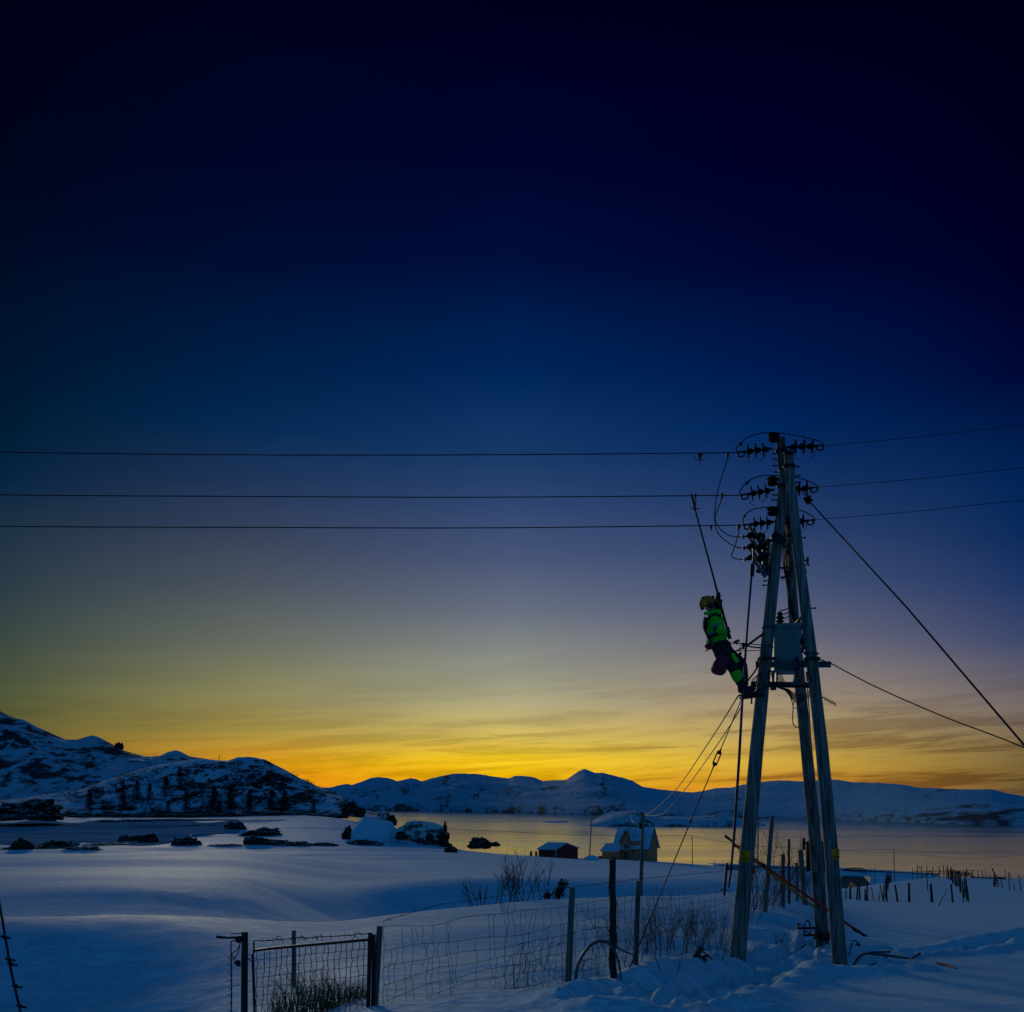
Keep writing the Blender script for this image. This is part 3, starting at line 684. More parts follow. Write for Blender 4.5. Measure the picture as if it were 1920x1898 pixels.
mb.tube(curve_pts([P(1475, 1292, 18.8), P(1484, 1312, 18.8), P(1487, 1326, 18.8), P(1486, 1350, 18.8), P(1490, 1362, 18.8), P(1499, 1364, 19.2)], 7), 0.010, 5)
mb.tube(curve_pts([P(1492, 1292, 18.9), P(1489, 1316, 18.9), P(1487, 1327, 18.9), P(1495, 1328, 19.2)], 7), 0.008, 5)
mb.tube(curve_pts([P(1514, 1290, 19.3), P(1517, 1330, 19.3), P(1522, 1420, 19.6), P(1524, 1440, 19.7)], 7), 0.011, 5)
mb.ball(P(1505, 1203, 18.75), 0.06, 8); mb.ball(P(1507, 1207, 18.75), 0.05, 8)
part(mb, 'cable_bundle', M['wire'], tower)
mb = MB(); mb.tube(curve_pts([P(1446, 1020, 18.45), P(1440, 1100, 18.5)], 5), 0.012, 5)
mb.bar(P(1441, 1012, 18.6), P(1438, 1078, 18.6), 0.05, 0.05, Vector((1, 0, 0)))
mb.bar(P(1436, 1014, 18.55), P(1464, 1013, 18.5), 0.05, 0.05)
part(mb, 'bracket', M['iron'], tower)
# small steel box under the crossbar and cut-out boxes by the transformer
mb = MB(); mb.box(P(1450, 1289, 18.45), (0.09, 0.08, 0.10)); part(mb, 'junction_box', M['iron'], tower)
mb = MB(); mb.box(P(1449, 1268, 18.55), (0.045, 0.05, 0.20)); mb.box(P(1456, 1270, 18.55), (0.035, 0.05, 0.16)); part(mb, 'fuse_box', M['steel'], tower)
mb = MB(); mb.bar(P(1489, 1278, 18.7), P(1494, 1258, 18.7), 0.06, 0.06, Vector((1, 0, 0))); mb.prism([P(1484, 1284, 18.6), P(1513, 1284, 18.6), P(1492, 1270, 18.6)], (0, 0.06, 0)); part(mb, 'fuse_box', M['steel'], tower)
mb = MB(); mb.bar(P(1512, 1260, 19.9), P(1514, 1278, 19.9), 0.10, 0.06, Vector((1, 0, 0))); part(mb, 'junction_box', M['iron'], tower)
# terminal posts (stacked round insulators) on the tower's left side
for i, (px, py) in enumerate(((1450, 815), (1448, 897), (1448, 953))):
    mb = MB(); c = P(px, py + 14, 18.9 - 0.1 * i); t = P(px + 1, py - 3, 18.9 - 0.1 * i)
    mb.lathe(c, t, [(0, .05), (.1, .085), (.22, .10), (.38, .09), (.46, .06), (.52, .085), (.66, .112), (.84, .10), (.95, .06), (1, .03)], 16)
    part(mb, 'post_insulator', M['porc'], tower)

# ------------------------------------------------------------------ strain insulators
def insulator(pole_pt, clamp_pt, n, label, horn=True, rs=0.128):
    a = Vector(pole_pt); b = Vector(clamp_pt); ax = (b - a); L = ax.length; d = ax.normalized()
    t = thing('strain_insulator', label, 'insulator', 'strain insulators on the tower', loc=a)
    mb = MB(); mb.tube([a, a + d * 0.08], 0.018, 8); mb.ball(a + d * 0.06, 0.028, 8); part(mb, 'shackle', M['iron'], t)
    s0 = 0.07; s1 = L - 0.15; st = (s1 - s0) / n
    for k in range(n):
        p0 = a + d * (s0 + st * k); p1 = p0 + d * st
        mb = MB(); mb.lathe(p0, p1, [(0, .012), (.05, .022), (.25, .042), (.5, .055), (.72, .050), (.66, .045), (.67, rs * .94), (.72, rs), (.86, rs), (.89, rs * .85), (.90, .03), (1, .016)], 18)
        part(mb, 'shed', M['porc'], t)
    mb = MB(); mb.tube([a + d * s1, b - d * 0.08], 0.027, 8)
    c = b - Vector((0, 0, 0.035)) - d * 0.05
    ring = [c + d * (0.062 * math.cos(q)) + Vector((0, 0, 0.045 * math.sin(q))) for q in [2 * math.pi * k / 14 for k in range(15)]]
    mb.tube(ring, 0.016, 6); mb.ball(b, 0.03, 8); part(mb, 'clamp', M['iron'], t)
    if horn:
        sx = 1 if d.x > 0 else -1
        mb = MB(); q = a + d * 0.08
        mb.tube(curve_pts([q, q + Vector((sx * .05, 0, -.10)), q + Vector((sx * .13, 0, -.20)), q + Vector((sx * .17, 0, -.21))], 4), 0.006, 5); part(mb, 'arcing_horn', M['wire'], t)
        mb = MB(); q = b - d * 0.12
        mb.tube(curve_pts([q, q + Vector((0, 0, -.10)), q + Vector((-sx * .04, 0, -.17)), q + Vector((-sx * .11, 0, -.20))], 4), 0.006, 5); part(mb, 'arcing_horn', M['wire'], t)
    return t
insulator(P(1449, 841, 18.42), P(1384, 849, 18.57), 3, 'topmost strain insulator left of the pole top, on the highest line')
insulator(P(1453, 918, 18.42), P(1391, 929, 18.56), 3, 'middle of the three strain insulators left of the poles')
insulator(P(1455, 978, 18.40), P(1396, 985, 18.54), 3, 'lowest strain insulator left of the poles, above the switch')
insulator(P(1472, 839, 18.87), P(1543, 836, 18.66), 3, 'topmost strain insulator right of the pole top, with three sheds')
insulator(P(1466, 918, 18.92), P(1532, 915, 18.72), 3, 'middle strain insulator right of the poles, two sheds showing')
insulator(P(1462, 980, 18.95), P(1525, 976, 18.76), 3, 'lowest strain insulator right of the poles, one shed showing')
# ------------------------------------------------------------------ conductors
def wire(name, pts, r, label, cat='power line', group=None, m=None, seg=14, n=6):
    mb = MB(); mb.tube(curve_pts(pts, seg), r, n)
    return single(mb, name, m or M['wire'], label, cat, group)
WR = 0.0095
for (y0, y1, y2, y3, x3, lab) in ((848, 853, 852.5, 849, 1382, 'highest of the three power lines left of the tower'),
                         (928, 931, 932, 929, 1389, 'middle one of the three power lines left of the tower'),
                         (987, 989, 989.5, 985, 1394, 'lowest of the three power lines left of the tower')):
    wire('power_line', [P(-1300, y0 - 22, 18.9), P(-500, y0 - 9, 18.7), P(0, y0, 18.6), P(450, y1 , 18.55), P(900, y2 + .5, 18.5), P(x3, y3, 18.45)], WR, lab, group='power lines of the tower')
for (x0, y0, y1, y2, lab) in ((1543, 836, 797, 745, 'highest of the three power lines right of the tower'),
                         (1532, 914, 877, 828, 'middle one of the three power lines right of the tower'),
                         (1525, 975, 938, 893, 'lowest of the three power lines right of the tower')):
    D1 = 18.6 * (HY - y0) / (HY - y1); D2 = 18.6 * (HY - y0) / (HY - y2)
    wire('power_line', [P(x0, y0, 18.6), P((x0 + 1920) / 2, (y0 + y1) / 2 + 2, (18.6 + D1) / 2), P(1920, y1, D1), P(2420, y2, D2)], 0.0052, lab, group='power lines of the tower')
# jumper loops over the poles
def jumper(pts, label, sleeve=None):
    t = thing('jumper_wire', label, 'jumper cable', 'jumper wires arching over the poles', loc=pts[0])
    mb = MB(); mb.tube(curve_pts(pts, 8), 0.0105, 6); part(mb, 'wire', M['wire'], t)
    if sleeve:
        mb = MB(); mb.tube([sleeve[0], (sleeve[0] + sleeve[1]) / 2, sleeve[1]], [0.012, 0.03, 0.012], 8); part(mb, 'sleeve', M['iron'], t)
jumper([P(1383, 849, 18.5), P(1380, 842, 18.5), P(1387, 832, 18.5), P(1405, 819, 18.6), P(1430, 812, 18.8), P(1450, 811, 18.9), P(1475, 814, 18.9), P(1512, 821, 18.75), P(1536, 827, 18.65), P(1545, 835, 18.6)], 'highest jumper wire looping right over the pole tops', (P(1386, 836, 18.5), P(1392, 831, 18.5)))
jumper([P(1390, 929, 18.45), P(1387, 923, 18.45), P(1394, 911, 18.45), P(1412, 897, 18.5), P(1432, 892, 18.6), P(1448, 892, 18.75), P(1475, 892, 19.1), P(1495, 896, 19.0), P(1518, 903, 18.8), P(1532, 911, 18.7), P(1533, 916, 18.65)], 'middle jumper wire looping behind the poles', (P(1397, 909, 18.45), P(1405, 902, 18.45)))
jumper([P(1395, 985, 18.4), P(1393, 975, 18.4), P(1399, 964, 18.4), P(1413, 955, 18.5), P(1432, 952, 18.6), P(1448, 951, 18.75), P(1475, 953, 19.1), P(1500, 957, 19.0), P(1518, 965, 18.8), P(1527, 973, 18.7), P(1525, 978, 18.65)], 'lowest jumper wire looping behind the poles', (P(1395, 970, 18.4), P(1398, 966, 18.4)))

# ------------------------------------------------------------------ load switch hanging left of the poles
sw = thing('load_switch', 'tilted three-phase load switch bristling with insulators, left of the poles', 'switch', loc=P(1420, 1040, 18.4))
for k in range(3):
    o = k * 21; D = 18.2 + 0.18 * k
    a = P(1404, 986 + o, D); b = P(1436, 1036 + o, D)
    mb = MB(); mb.bar(a, b, 0.03, 0.035); mb.bar(P(1412, 991 + o, D + .08), P(1440, 1034 + o, D + .08), 0.02, 0.03)
    part(mb, 'switch_arm', M['iron'], sw)
    for (tx, ty, dx, dy, ln) in ((1412, 1000, -11, 7, 1), (1420, 1012, 7, -14, .9), (1428, 1026, -9, 4, .8), (1417, 1008, -12, -7, .8), (1432, 1030, 5, -15, 1)):
        p0 = P(tx, ty + o, D + 0.03); p1 = P(tx + dx, ty + dy + o, D - 0.05)
        mb = MB(); mb.lathe(p0, p1, [(0, .02), (.1, .045), (.18, .025), (.3, .05), (.4, .028), (.52, .05), (.62, .028), (.75, .045), (.85, .022), (1, .016)], 12)
        part(mb, 'insulator', M['porc'], sw)
    mb = MB(); mb.box(P(1393 + 2 * k, 1007 + o, D), (0.045, 0.04, 0.06)); mb.tube([P(1395 + 2 * k, 1007 + o, D), P(1404, 1004 + o, D)], 0.014, 6)
    part(mb, 'terminal', M['steel'], sw)
mb = MB()
mb.bar(P(1411, 1045, 18.25), P(1434, 1083, 18.35), 0.03, 0.04); mb.bar(P(1431, 1004, 18.5), P(1433, 1082, 18.5), 0.06, 0.06, Vector((1, 0, 0)))
mb.bar(P(1432, 1040, 18.5), P(1442, 1040, 18.6), 0.04, 0.05); mb.bar(P(1433, 1062, 18.5), P(1441, 1062, 18.6), 0.04, 0.05); mb.bar(P(1434, 1077, 18.5), P(1441, 1077, 18.6), 0.04, 0.05)
mb.bar(P(1412, 1028, 18.2), P(1413, 1060, 18.25), 0.025, 0.03, Vector((1, 0, 0)))
for k in range(6): mb.box(P(1418 + 3 * k, 1048 + 6 * k, 18.4), (0.05, 0.12, 0.05))
part(mb, 'frame', M['steel'], sw)
mb = MB(); mb.lathe(P(1431, 1000, 18.5), P(1431, 1018, 18.5), [(0, .02), (.2, .04), (.5, .04), (.8, .035), (1, .02)], 12); part(mb, 'insulator', M['porc'], sw)
# dropper wires from the lines down to the switch
def dropper(pts, label, cl):
    t = thing('dropper_wire', label, 'wire', 'dropper wires from the lines to the switch', loc=pts[0])
    mb = MB(); mb.tube(curve_pts(pts, 8), 0.0095, 6); part(mb, 'wire', M['wire'], t)
    mb = MB(); mb.box(cl, (0.05, 0.04, 0.07)); mb.tube([cl, cl - Vector((0, 0, .07))], 0.016, 6); part(mb, 'clamp', M['iron'], t)
dropper([P(1364, 856, 18.45), P(1361, 870, 18.4), P(1350, 905, 18.35), P(1342, 940, 18.3), P(1340, 975, 18.25), P(1345, 998, 18.2), P(1362, 1015, 18.2), P(1380, 1026, 18.2), P(1395, 1028, 18.3)], 'longest dropper wire, from the highest line clamp to the switch', P(1364, 853, 18.45))
dropper([P(1353, 932, 18.45), P(1350, 945, 18.4), P(1342, 965, 18.35), P(1342, 978, 18.3), P(1352, 994, 18.2), P(1370, 1005, 18.2), P(1393, 1007, 18.2)], 'dropper wire curving from the middle line to the switch', P(1353, 929, 18.45))
dropper([P(1385, 990, 18.4), P(1385, 998, 18.4), P(1380, 1018, 18.4), P(1373, 1038, 18.4), P(1372, 1044, 18.4), P(1380, 1048, 18.4), P(1397, 1049, 18.5)], 'short hooked dropper wire from the lowest line to the switch', P(1385, 987, 18.42))
for (px, py, big, lab) in ((1312, 852, 1, 'hanging line clamp with a ring, on the highest power line'), (1333, 987, 0, 'small clamp on the lowest power line')):
    mb = MB(); c = P(px, py, 18.45)
    if big:
        mb.box(c + Vector((0, 0, -.01)), (0.08, 0.05, 0.07)); mb.tube([c, c + Vector((0, 0, -.12))], 0.02, 6)
        mb.tube(curve_pts([c + Vector((-.04, 0, 0)), c + Vector((-.085, 0, -.03)), c + Vector((-.08, 0, -.09)), c + Vector((0, 0, -.10)), c + Vector((.08, 0, -.09)), c + Vector((.085, 0, -.03)), c + Vector((.04, 0, 0))], 4), 0.006, 5)
        mb.tube([c + Vector((0.018 * math.cos(q), 0, -.165 + 0.02 * math.sin(q))) for q in [k * math.pi / 4 for k in range(9)]], 0.005, 5)
    else:
        mb.lathe(c + Vector((0, 0, .02)), c + Vector((0, 0, -.10)), [(0, .02), (.4, .028), (.6, .012), (1, .006)], 8)
    single(mb, 'line_clamp', M['iron'], lab, 'clamp')

# ------------------------------------------------------------------ transformer
tf = thing('transformer', 'grey-green pole transformer tank hanging between the tower poles', 'transformer', loc=P(1473, 1262, 19.1))
mb = MB(); c0 = P(1472, 1262, 19.15); c1 = P(1473.5, 1180, 19.15)
W2 = 0.262
pr = [(-W2 * .90, -W2 * .82), (W2 * .90, -W2 * .82), (W2, -W2 * .6), (W2, W2), (-W2, W2), (-W2, -W2 * .6)]
vs = [Vector((c0.x + a * .95, c0.y + b, c0.z)) for a, b in pr] + [Vector((c1.x + a, c1.y + b, c1.z)) for a, b in pr]
n = len(pr); mb.add(vs, [list(range(n))[::-1], list(range(n, 2 * n))] + [[i, (i + 1) % n, n + (i + 1) % n, n + i] for i in range(n)])
for x in (1460, 1466.5, 1473, 1479.5, 1486): mb.bar(P(x, 1250, 18.94), P(x, 1186, 18.94), 0.02, 0.02, Vector((1, 0, 0)))
part(mb, 'tank', M['tank'], tf)
mb = MB(); mb.box(P(1473.5, 1177, 19.15), (0.57, 0.54, 0.06)); mb.box(P(1474, 1174, 19.15), (0.50, 0.48, 0.03)); part(mb, 'lid', M['tank'], tf)
mb = MB(); mb.box(P(1474, 1248, 18.93), (0.50, 0.03, 0.05)); mb.box(P(1464, 1242, 18.92), (0.06, 0.03, 0.06)); mb.box(P(1485, 1242, 18.92), (0.05, 0.03, 0.05)); part(mb, 'bracket', M['iron'], tf)
for (x, dd) in ((1461, 18.98), (1463.5, 19.15), (1461, 19.32)):
    mb = MB(); mb.lathe(P(x, 1174, dd), P(x, 1147, dd), [(0, .075), (.08, .075), (.1, .03), (.25, .035), (.28, .065), (.38, .06), (.4, .03), (.5, .03), (.55, .062), (.65, .055), (.68, .03), (.8, .03), (.83, .045), (.92, .03), (1, .012)], 14)
    part(mb, 'bushing', M['porc'], tf)
mb = MB(); mb.bar(P(1454, 1255, 18.9), P(1453, 1232, 18.9), 0.04, 0.05, Vector((1, 0, 0))); part(mb, 'hanger', M['iron'], tf); mb = MB(); mb.bar(P(1495, 1258, 18.9), P(1494, 1232, 18.9), 0.04, 0.05, Vector((1, 0, 0))); part(mb, 'hanger', M['iron'], tf)

# ------------------------------------------------------------------ operating rod with handle
rod = thing('operating_rod', 'long violet-grey switch operating rod running down beside the left pole', 'rod', loc=P(1372, 1668, 18.3))
mb = MB(); mb.tube([P(1409, 1082, 18.25), P(1401, 1180, 18.2), P(1392, 1308, 18.15), P(1386, 1420, 18.15), P(1377, 1560, 18.2), P(1370, 1640, 18.25), P(1366, 1665, 18.25)], [.019, .02, .024, .026, .024, .02, .014], 10); part(mb, 'rod', M['rod'], rod)
mb = MB(); mb.bar(P(1411, 1058, 18.24), P(1409.5, 1081, 18.24), 0.03, 0.075, Vector((1, 0, 0)))
for k in range(3):
    for x in (1408, 1413): mb.tube([P(x, 1062 + 7 * k, 18.26), P(x, 1062 + 7 * k, 18.19)], 0.012, 6)
part(mb, 'coupling', M['iron'], rod)
mb = MB(); mb.tube([P(1412, 1058, 18.25), P(1413, 1040, 18.25)], 0.02, 8); part(mb, 'rod_end', M['iron'], rod)
mb = MB(); mb.bar(P(1363, 1627, 18.3), P(1386, 1627, 18.4), 0.05, 0.09); part(mb, 'bracket', M['tank'], rod)
mb = MB(); mb.bar(P(1363, 1618, 18.22), P(1358, 1674, 18.22), 0.03, 0.045, Vector((1, 0, 0))); mb.ball(P(1358, 1676, 18.22), 0.032, 8); mb.tube([P(1357, 1668, 18.22), P(1351, 1669, 18.15)], 0.012, 6); part(mb, 'handle', M['iron'], rod)

# ------------------------------------------------------------------ warning signs
def text_mesh(body, size):
    cu = bpy.data.curves.new('lettering', 'FONT'); cu.body = body; cu.size = size; cu.align_x = 'CENTER'; cu.extrude = 0.0008; cu.offset = 0.0012
    tmp = bpy.data.objects.new('lettering', cu); COL.objects.link(tmp)
    bpy.context.view_layer.update()
    me = bpy.data.meshes.new_from_object(tmp.evaluated_get(bpy.context.evaluated_depsgraph_get()))
    COL.objects.unlink(tmp); bpy.data.objects.remove(tmp)
    vs = [Vector(v.co) for v in me.vertices]; fs = [list(p.vertices) for p in me.polygons]; return vs, fs
def sign(c, w, h, rz, rad, label, tri):
    """thin yellow plate bent round the pole; x across, z up"""
    t = thing('warning_sign', label, 'warning sign', 'yellow warning signs on the poles', loc=c)
    def bend(x, z, off=0.0):
        a = x / rad + rz; return c + Vector((math.sin(a) * (rad + off) , -math.cos(a) * (rad + off), z))
    mb = MB(); n = 12; vs = []
    for i in range(n + 1):
        x = -w / 2 + w * i / n
        for z in (-h / 2, h / 2):
            for off in (0.002, 0.006): vs.append(bend(x, z, off))
    fs = []
    for i in range(n):
        a = i * 4; b = a + 4
        fs += [[a + 1, b + 1, b + 3, a + 3], [a, a + 2, b + 2, b], [a, b, b + 1, a + 1], [a + 2, a + 3, b + 3, b + 2]]
    fs += [[0, 1, 3, 2], [n * 4, n * 4 + 2, n * 4 + 3, n * 4 + 1]]
    mb.add(vs, fs); part(mb, 'plate', M['sign'], t)
    mb = MB()
    def strip(pts, wd):
        for a, b in zip(pts[:-1], pts[1:]): 
            m = [bend(a[0] + (b[0] - a[0]) * k / 3, a[1] + (b[1] - a[1]) * k / 3, 0.009) for k in range(4)]; mb.tube(m, wd, 4)
    tx, tz, s = tri, h * 0.22, h * 0.20
    strip([(tx - s, tz - s * .8), (tx + s, tz - s * .8), (tx, tz + s * .9), (tx - s, tz - s * .8)], 0.0035)
    strip([(tx + .008, tz + s * .4), (tx - .008, tz - s * .05), (tx + .008, tz - .1 * s), (tx - .004, tz - s * .55)], 0.003)
    part(mb, 'triangle_symbol', M['black'], t)
    for body, z, sz in (('HØYSPENNING', -h * 0.22, 0.029), ('LIVSFARE', -h * 0.42, 0.033)):
        vs, fs = text_mesh(body, sz); mb = MB(); mb.add([bend(v.x, z + v.y, 0.0075 + v.z) for v in vs], fs); part(mb, 'lettering', M['black'], t)
pL = along(LP, 1605); pR = along(RP, 1602)
sign(pL, 0.19, 0.20, -0.42, 0.152, 'yellow warning sign wrapped on the front of the left pole', -0.03)
sign(pR, 0.18, 0.20, 0.40, 0.141, 'yellow warning sign wrapped round the right side of the right pole', 0.02)
mb = MB(); mb.box(along(LP, 1633) + Vector((0.125, -0.10, 0)), (0.05, 0.04, 0.09)); single(mb, 'tag_plate', M['orange'], 'small orange tag nailed low on the left pole', 'tag')

# ------------------------------------------------------------------ stays and guys
def cable(name, pts, r, label, cat, group=None, seg=10, m=None): return wire(name, pts, r, label, cat, group, m, seg)
gs = thing('guy_wire', 'thick guy wire with a bristly insulator sloping down to the right edge', 'guy wire', loc=P(1920, 1397, 15.0))
mb = MB(); mb.tube([P(1517, 940, 18.5), P(1700, 1139, 17.0), P(1920, 1397, 15.2), P(2290, 1850, 12.9)], [.013, .016, .017, .017], 8); part(mb, 'cable', M['wire'], gs)
mb = MB(); c = P(1515, 937, 18.5); mb.ball(c, 0.055, 10)
for k in range(14):
    q = k * 2.4; v = Vector((math.cos(q), 0.5 * math.sin(3 * q), math.sin(q))).normalized(); mb.tube([c, c + v * 0.085], [0.02, 0.012], 5)
mb.tube([P(1500, 917, 18.7), P(1510, 930, 18.5)], 0.01, 6)
part(mb, 'insulator', M['porc'], gs)
g2 = thing('guy_wire', 'thin cable from the crossbar end sagging to the right edge', 'guy wire', loc=P(1920, 1402, 15.5))
mb = MB(); mb.tube(curve_pts([P(1556, 1243, 18.7), P(1640, 1287, 18.0), P(1760, 1340, 17.2), P(1860, 1378, 16.4), P(1920, 1402, 15.9), P(2300, 1560, 13.8)], 8), 0.0105, 6); mb.tube([P(1530, 1235, 18.6), P(1547, 1240, 18.7)], 0.012, 5); part(mb, 'cable', M['wire'], g2)
g3 = thing('guy_wire', 'steel stay with a turnbuckle running down to the snow by the third fence post', 'guy wire', loc=GP(1168, 12.3))
a = P(1391, 1310, 18.4); b = GP(1166, 12.3, -0.1)
def on(t): return a.lerp(b, t)
def row_t(py):
    lo, hi = 0.0, 1.0
    for _ in range(40):
        mdl = (lo + hi) / 2; p = on(mdl)
        if HY - (p.z - CZ) * F / p.y < py: lo = mdl
        else: hi = mdl
    return lo
t0, t1 = row_t(1411), row_t(1433)
mb = MB(); mb.tube([on(0), on(t0)], 0.0085, 6); mb.tube([on(t1), on(1)], 0.0085, 6); mb.ball(on(row_t(1540)), 0.022, 6); part(mb, 'cable', M['wire'], g3)
mb = MB(); u_ = (b - a).normalized(); sd = Vector((u_.z, 0, -u_.x)).normalized() * 0.033
A0, A1 = on(t0), on(t1); mb.ball(A0, 0.036, 10); mb.ball(A1, 0.036, 10); mb.tube([A0 + sd, A1 + sd], 0.011, 6); mb.tube([A0 - sd, A1 - sd], 0.011, 6)
mb.tube([A0, A0 - u_ * 0.15], [0.02, 0.009], 6); mb.tube([A1, A1 + u_ * 0.15], [0.02, 0.009], 6); part(mb, 'turnbuckle', M['iron'], g3)
pt = P(1206, 1525, 46)
cable('overhead_cable', [P(1384, 1305, 18.3), P(1333, 1386, 24), P(1272, 1475, 33), P(1235, 1512, 40), P(1215, 1526, 44), pt], 0.013, 'upper of two service cables dropping towards the pole by the ochre house', 'power line', 'service cables to the house pole')
cable('overhead_cable', [P(1392, 1322, 18.4), P(1352, 1386, 24), P(1285, 1480, 33), P(1250, 1520, 39), P(1232, 1529, 42), pt + Vector((0, 0, -.1))], 0.012, 'lower of two service cables dropping towards the pole by the ochre house', 'power line', 'service cables to the house pole')
cable('control_cable', [P(1433, 1226, 18.5), P(1418, 1255, 18.3), P(1400, 1280, 18.3), P(1393, 1300, 18.3)], 0.016, 'dark cable bending from the crossbar end past the worker’s boots', 'cable')
for k, lab in enumerate(('outer of three thin cables curling beside the left pole', 'middle of three thin cables curling beside the left pole', 'inner of three thin cables curling beside the left pole')):
    cable('control_cable', [P(1431, 1240 + 8 * k, 18.35), P(1424 + 2 * k, 1262, 18.3), P(1411 + 4 * k, 1275, 18.3), P(1411 + 3 * k, 1284, 18.35)], 0.008, lab, 'cable', 'thin cables beside the left pole')
# yagi antenna behind the right pole
an = thing('antenna', 'small comb-like antenna sticking out right of the tower', 'antenna', loc=P(1540, 1306, 18.8))
mb = MB(); mb.tube([P(1522, 1297, 18.6), P(1567, 1321, 18.9)], 0.010, 6); part(mb, 'boom', M['iron'], an)
mb = MB()
for k in range(9):
    q = P(1545 + 2.7 * k, 1309 + 1.45 * k, 18.8); mb.tube([q + Vector((-.01, 0, .05)), q + Vector((.01, 0, -.05))], 0.004, 4)
part(mb, 'rods', M['iron'], an)
# dark framed board behind the rear pole
bd = thing('sign_board', 'black board on legs seen from behind between the poles', 'sign', loc=GP(1526, 26))
mb = MB(); mb.bar(P(1528, 1577, 26), P(1528, 1634, 26), 0.05, 0.36, Vector((1, 0, 0))); mb.box(P(1529, 1606, 26), (0.47, 0.06, 0.76)); part(mb, 'board', M['board'], bd)
mb = MB(); mb.box(P(1507, 1583, 26), (0.07, 0.05, 0.30)); mb.box(P(1512, 1581, 26), (0.12, 0.03, 0.04)); part(mb, 'small_box', M['board'], bd)
mb = MB(); mb.tube([P(1529, 1630, 26.05), GP(1529, 26.05, -0.3)], 0.035, 8); part(mb, 'leg', M['board'], bd)
# climbing irons hung on the rear pole
ci = thing('climbing_irons', 'pair of black climbing irons strapped low on the rear pole', 'climbing irons', loc=P(1531, 1768, 20.1))
for (x0, y0, x1) in ((1496, 1739, 1532), (1507, 1752, 1532)):
    mb = MB(); a_ = P(x0, y0 + 2, 20.1); b_ = P(x1, y0 + 1, 20.25); mb.bar(a_, b_, 0.06, 0.045)
    mb.bar(P(x0 + 1, y0 + 4, 20.1), P(x0, y0 - 8, 20.1), 0.05, 0.03, Vector((1, 0, 0)))
    mb.tube(curve_pts([P(x0 + 12, y0, 20.1), P(x0 + 13, y0 - 9, 20.05), P(x0 + 18, y0 - 13, 20.05), P(x0 + 22, y0 - 8, 20.1), P(x0 + 23, y0, 20.1)], 4), 0.014, 5)
    mb.tube([P(x0 + 1, y0 - 7, 20.1), P(x0 + 8, y0 - 4, 20.1), P(x0 + 9, y0, 20.1)], 0.012, 5)
    part(mb, 'iron', M['iron'], ci)
mb = MB(); mb.lathe(along(BP, 1757) - Vector((0, 0, .04)), along(BP, 1751) + Vector((0, 0, .04)), [(0, .165), (1, .165)], 18)
mb.tube([P(1532, 1756, 20.2), P(1530, 1788, 20.1), P(1531, 1796, 20.1)], 0.018, 6); mb.ball(P(1531, 1787, 20.1), 0.04, 8)
mb.tube(curve_pts([P(1530, 1795, 20.1), P(1545, 1796, 19.9), P(1560, 1799, 19.6)], 5), 0.015, 5); part(mb, 'strap', M['black'], ci)
# orange and yellow earthing poles leaning from the left to the right pole
ep = thing('earthing_pole', 'long orange pole leaning across between the tower legs', 'pole', loc=GP(1620, 17.6))
ea = P(1398, 1600, 19.6); eb = GP(1624, 19.0, 0.0)
mb = MB(); mb.tube([P(1378, 1585, 19.8), P(1470, 1650, 19.6), P(1545, 1702, 19.4), P(1621, 1755, 19.0)], [.02, .028, .03, .022], 10); part(mb, 'shaft', M['orange'], ep)
mb = MB(); mb.ball(P(1432, 1623, 19.65), 0.045, 8); mb.tube([P(1600, 1742, 19.1), P(1626, 1756, 18.95)], [0.035, 0.018], 8); part(mb, 'collar', M['iron'], ep)
ep = thing('earthing_pole', 'olive-yellow pole with hooked end lying against the orange pole', 'pole', loc=GP(1530, 19.6))
mb = MB(); mb.tube([P(1364, 1571, 19.9), P(1402, 1604, 19.8), P(1470, 1657, 19.7), P(1528, 1702, 19.6)], [.017, .024, .024, .018], 10); part(mb, 'shaft', M['yrod'], ep)
mb = MB(); mb.tube([P(1359, 1567, 19.9), P(1372, 1577, 19.9)], 0.026, 8); mb.tube([P(1376, 1587, 19.9), P(1388, 1588, 19.9), P(1397, 1592, 19.8)], 0.022, 6); mb.tube([P(1372, 1577, 19.9), P(1379, 1574, 19.9)], 0.014, 6); part(mb, 'hook', M['iron'], ep)
# sticks, hoses and bark lying in the snow round the poles
def stick(pts, r, label, m='twig', name='stick', cat='stick'):
    P3 = [GP(u, D, dz) for (u, D, dz) in pts]
    mb = MB(); mb.tube(curve_pts(P3, 6), r, 7); return single(mb, name, M[m], label, cat)
stick([(1593, 18.3, .02), (1615, 18.9, .08), (1650, 19.3, .10), (1690, 19.4, .06), (1710, 19.3, .02)], 0.022, 'longest dark curved branch lying in the snow right of the tower')
stick([(1612, 18.1, .0), (1635, 18.6, .06), (1665, 19.1, .07)], 0.016, 'thin curved branch below the longest branch right of the tower')
stick([(1632, 20.0, .04), (1668, 20.2, .05)], 0.02, 'short straight stick above the longest branch', name='stick')
stick([(1711, 19.6, .02), (1732, 20.4, .06), (1755, 21.6, .10)], 0.018, 'curved stick pointing up the slope at the trampled track')
stick([(1753, 18.4, .03), (1776, 18.1, .03), (1792, 17.8, .01)], 0.017, 'short brown stick lowest on the snow at the right', 'orange')
stick([(1592, 19.3, .02), (1600, 20.1, .10), (1614, 20.2, .08)], 0.013, 'small bent twig beside the right pole foot')
stick([(1483, 18.3, .0), (1486, 18.8, .06), (1497, 19.6, .12), (1510, 20.2, .05)], 0.014, 'thin arched cable end in the snow between the tower legs', 'wire', 'cable_end', 'cable')
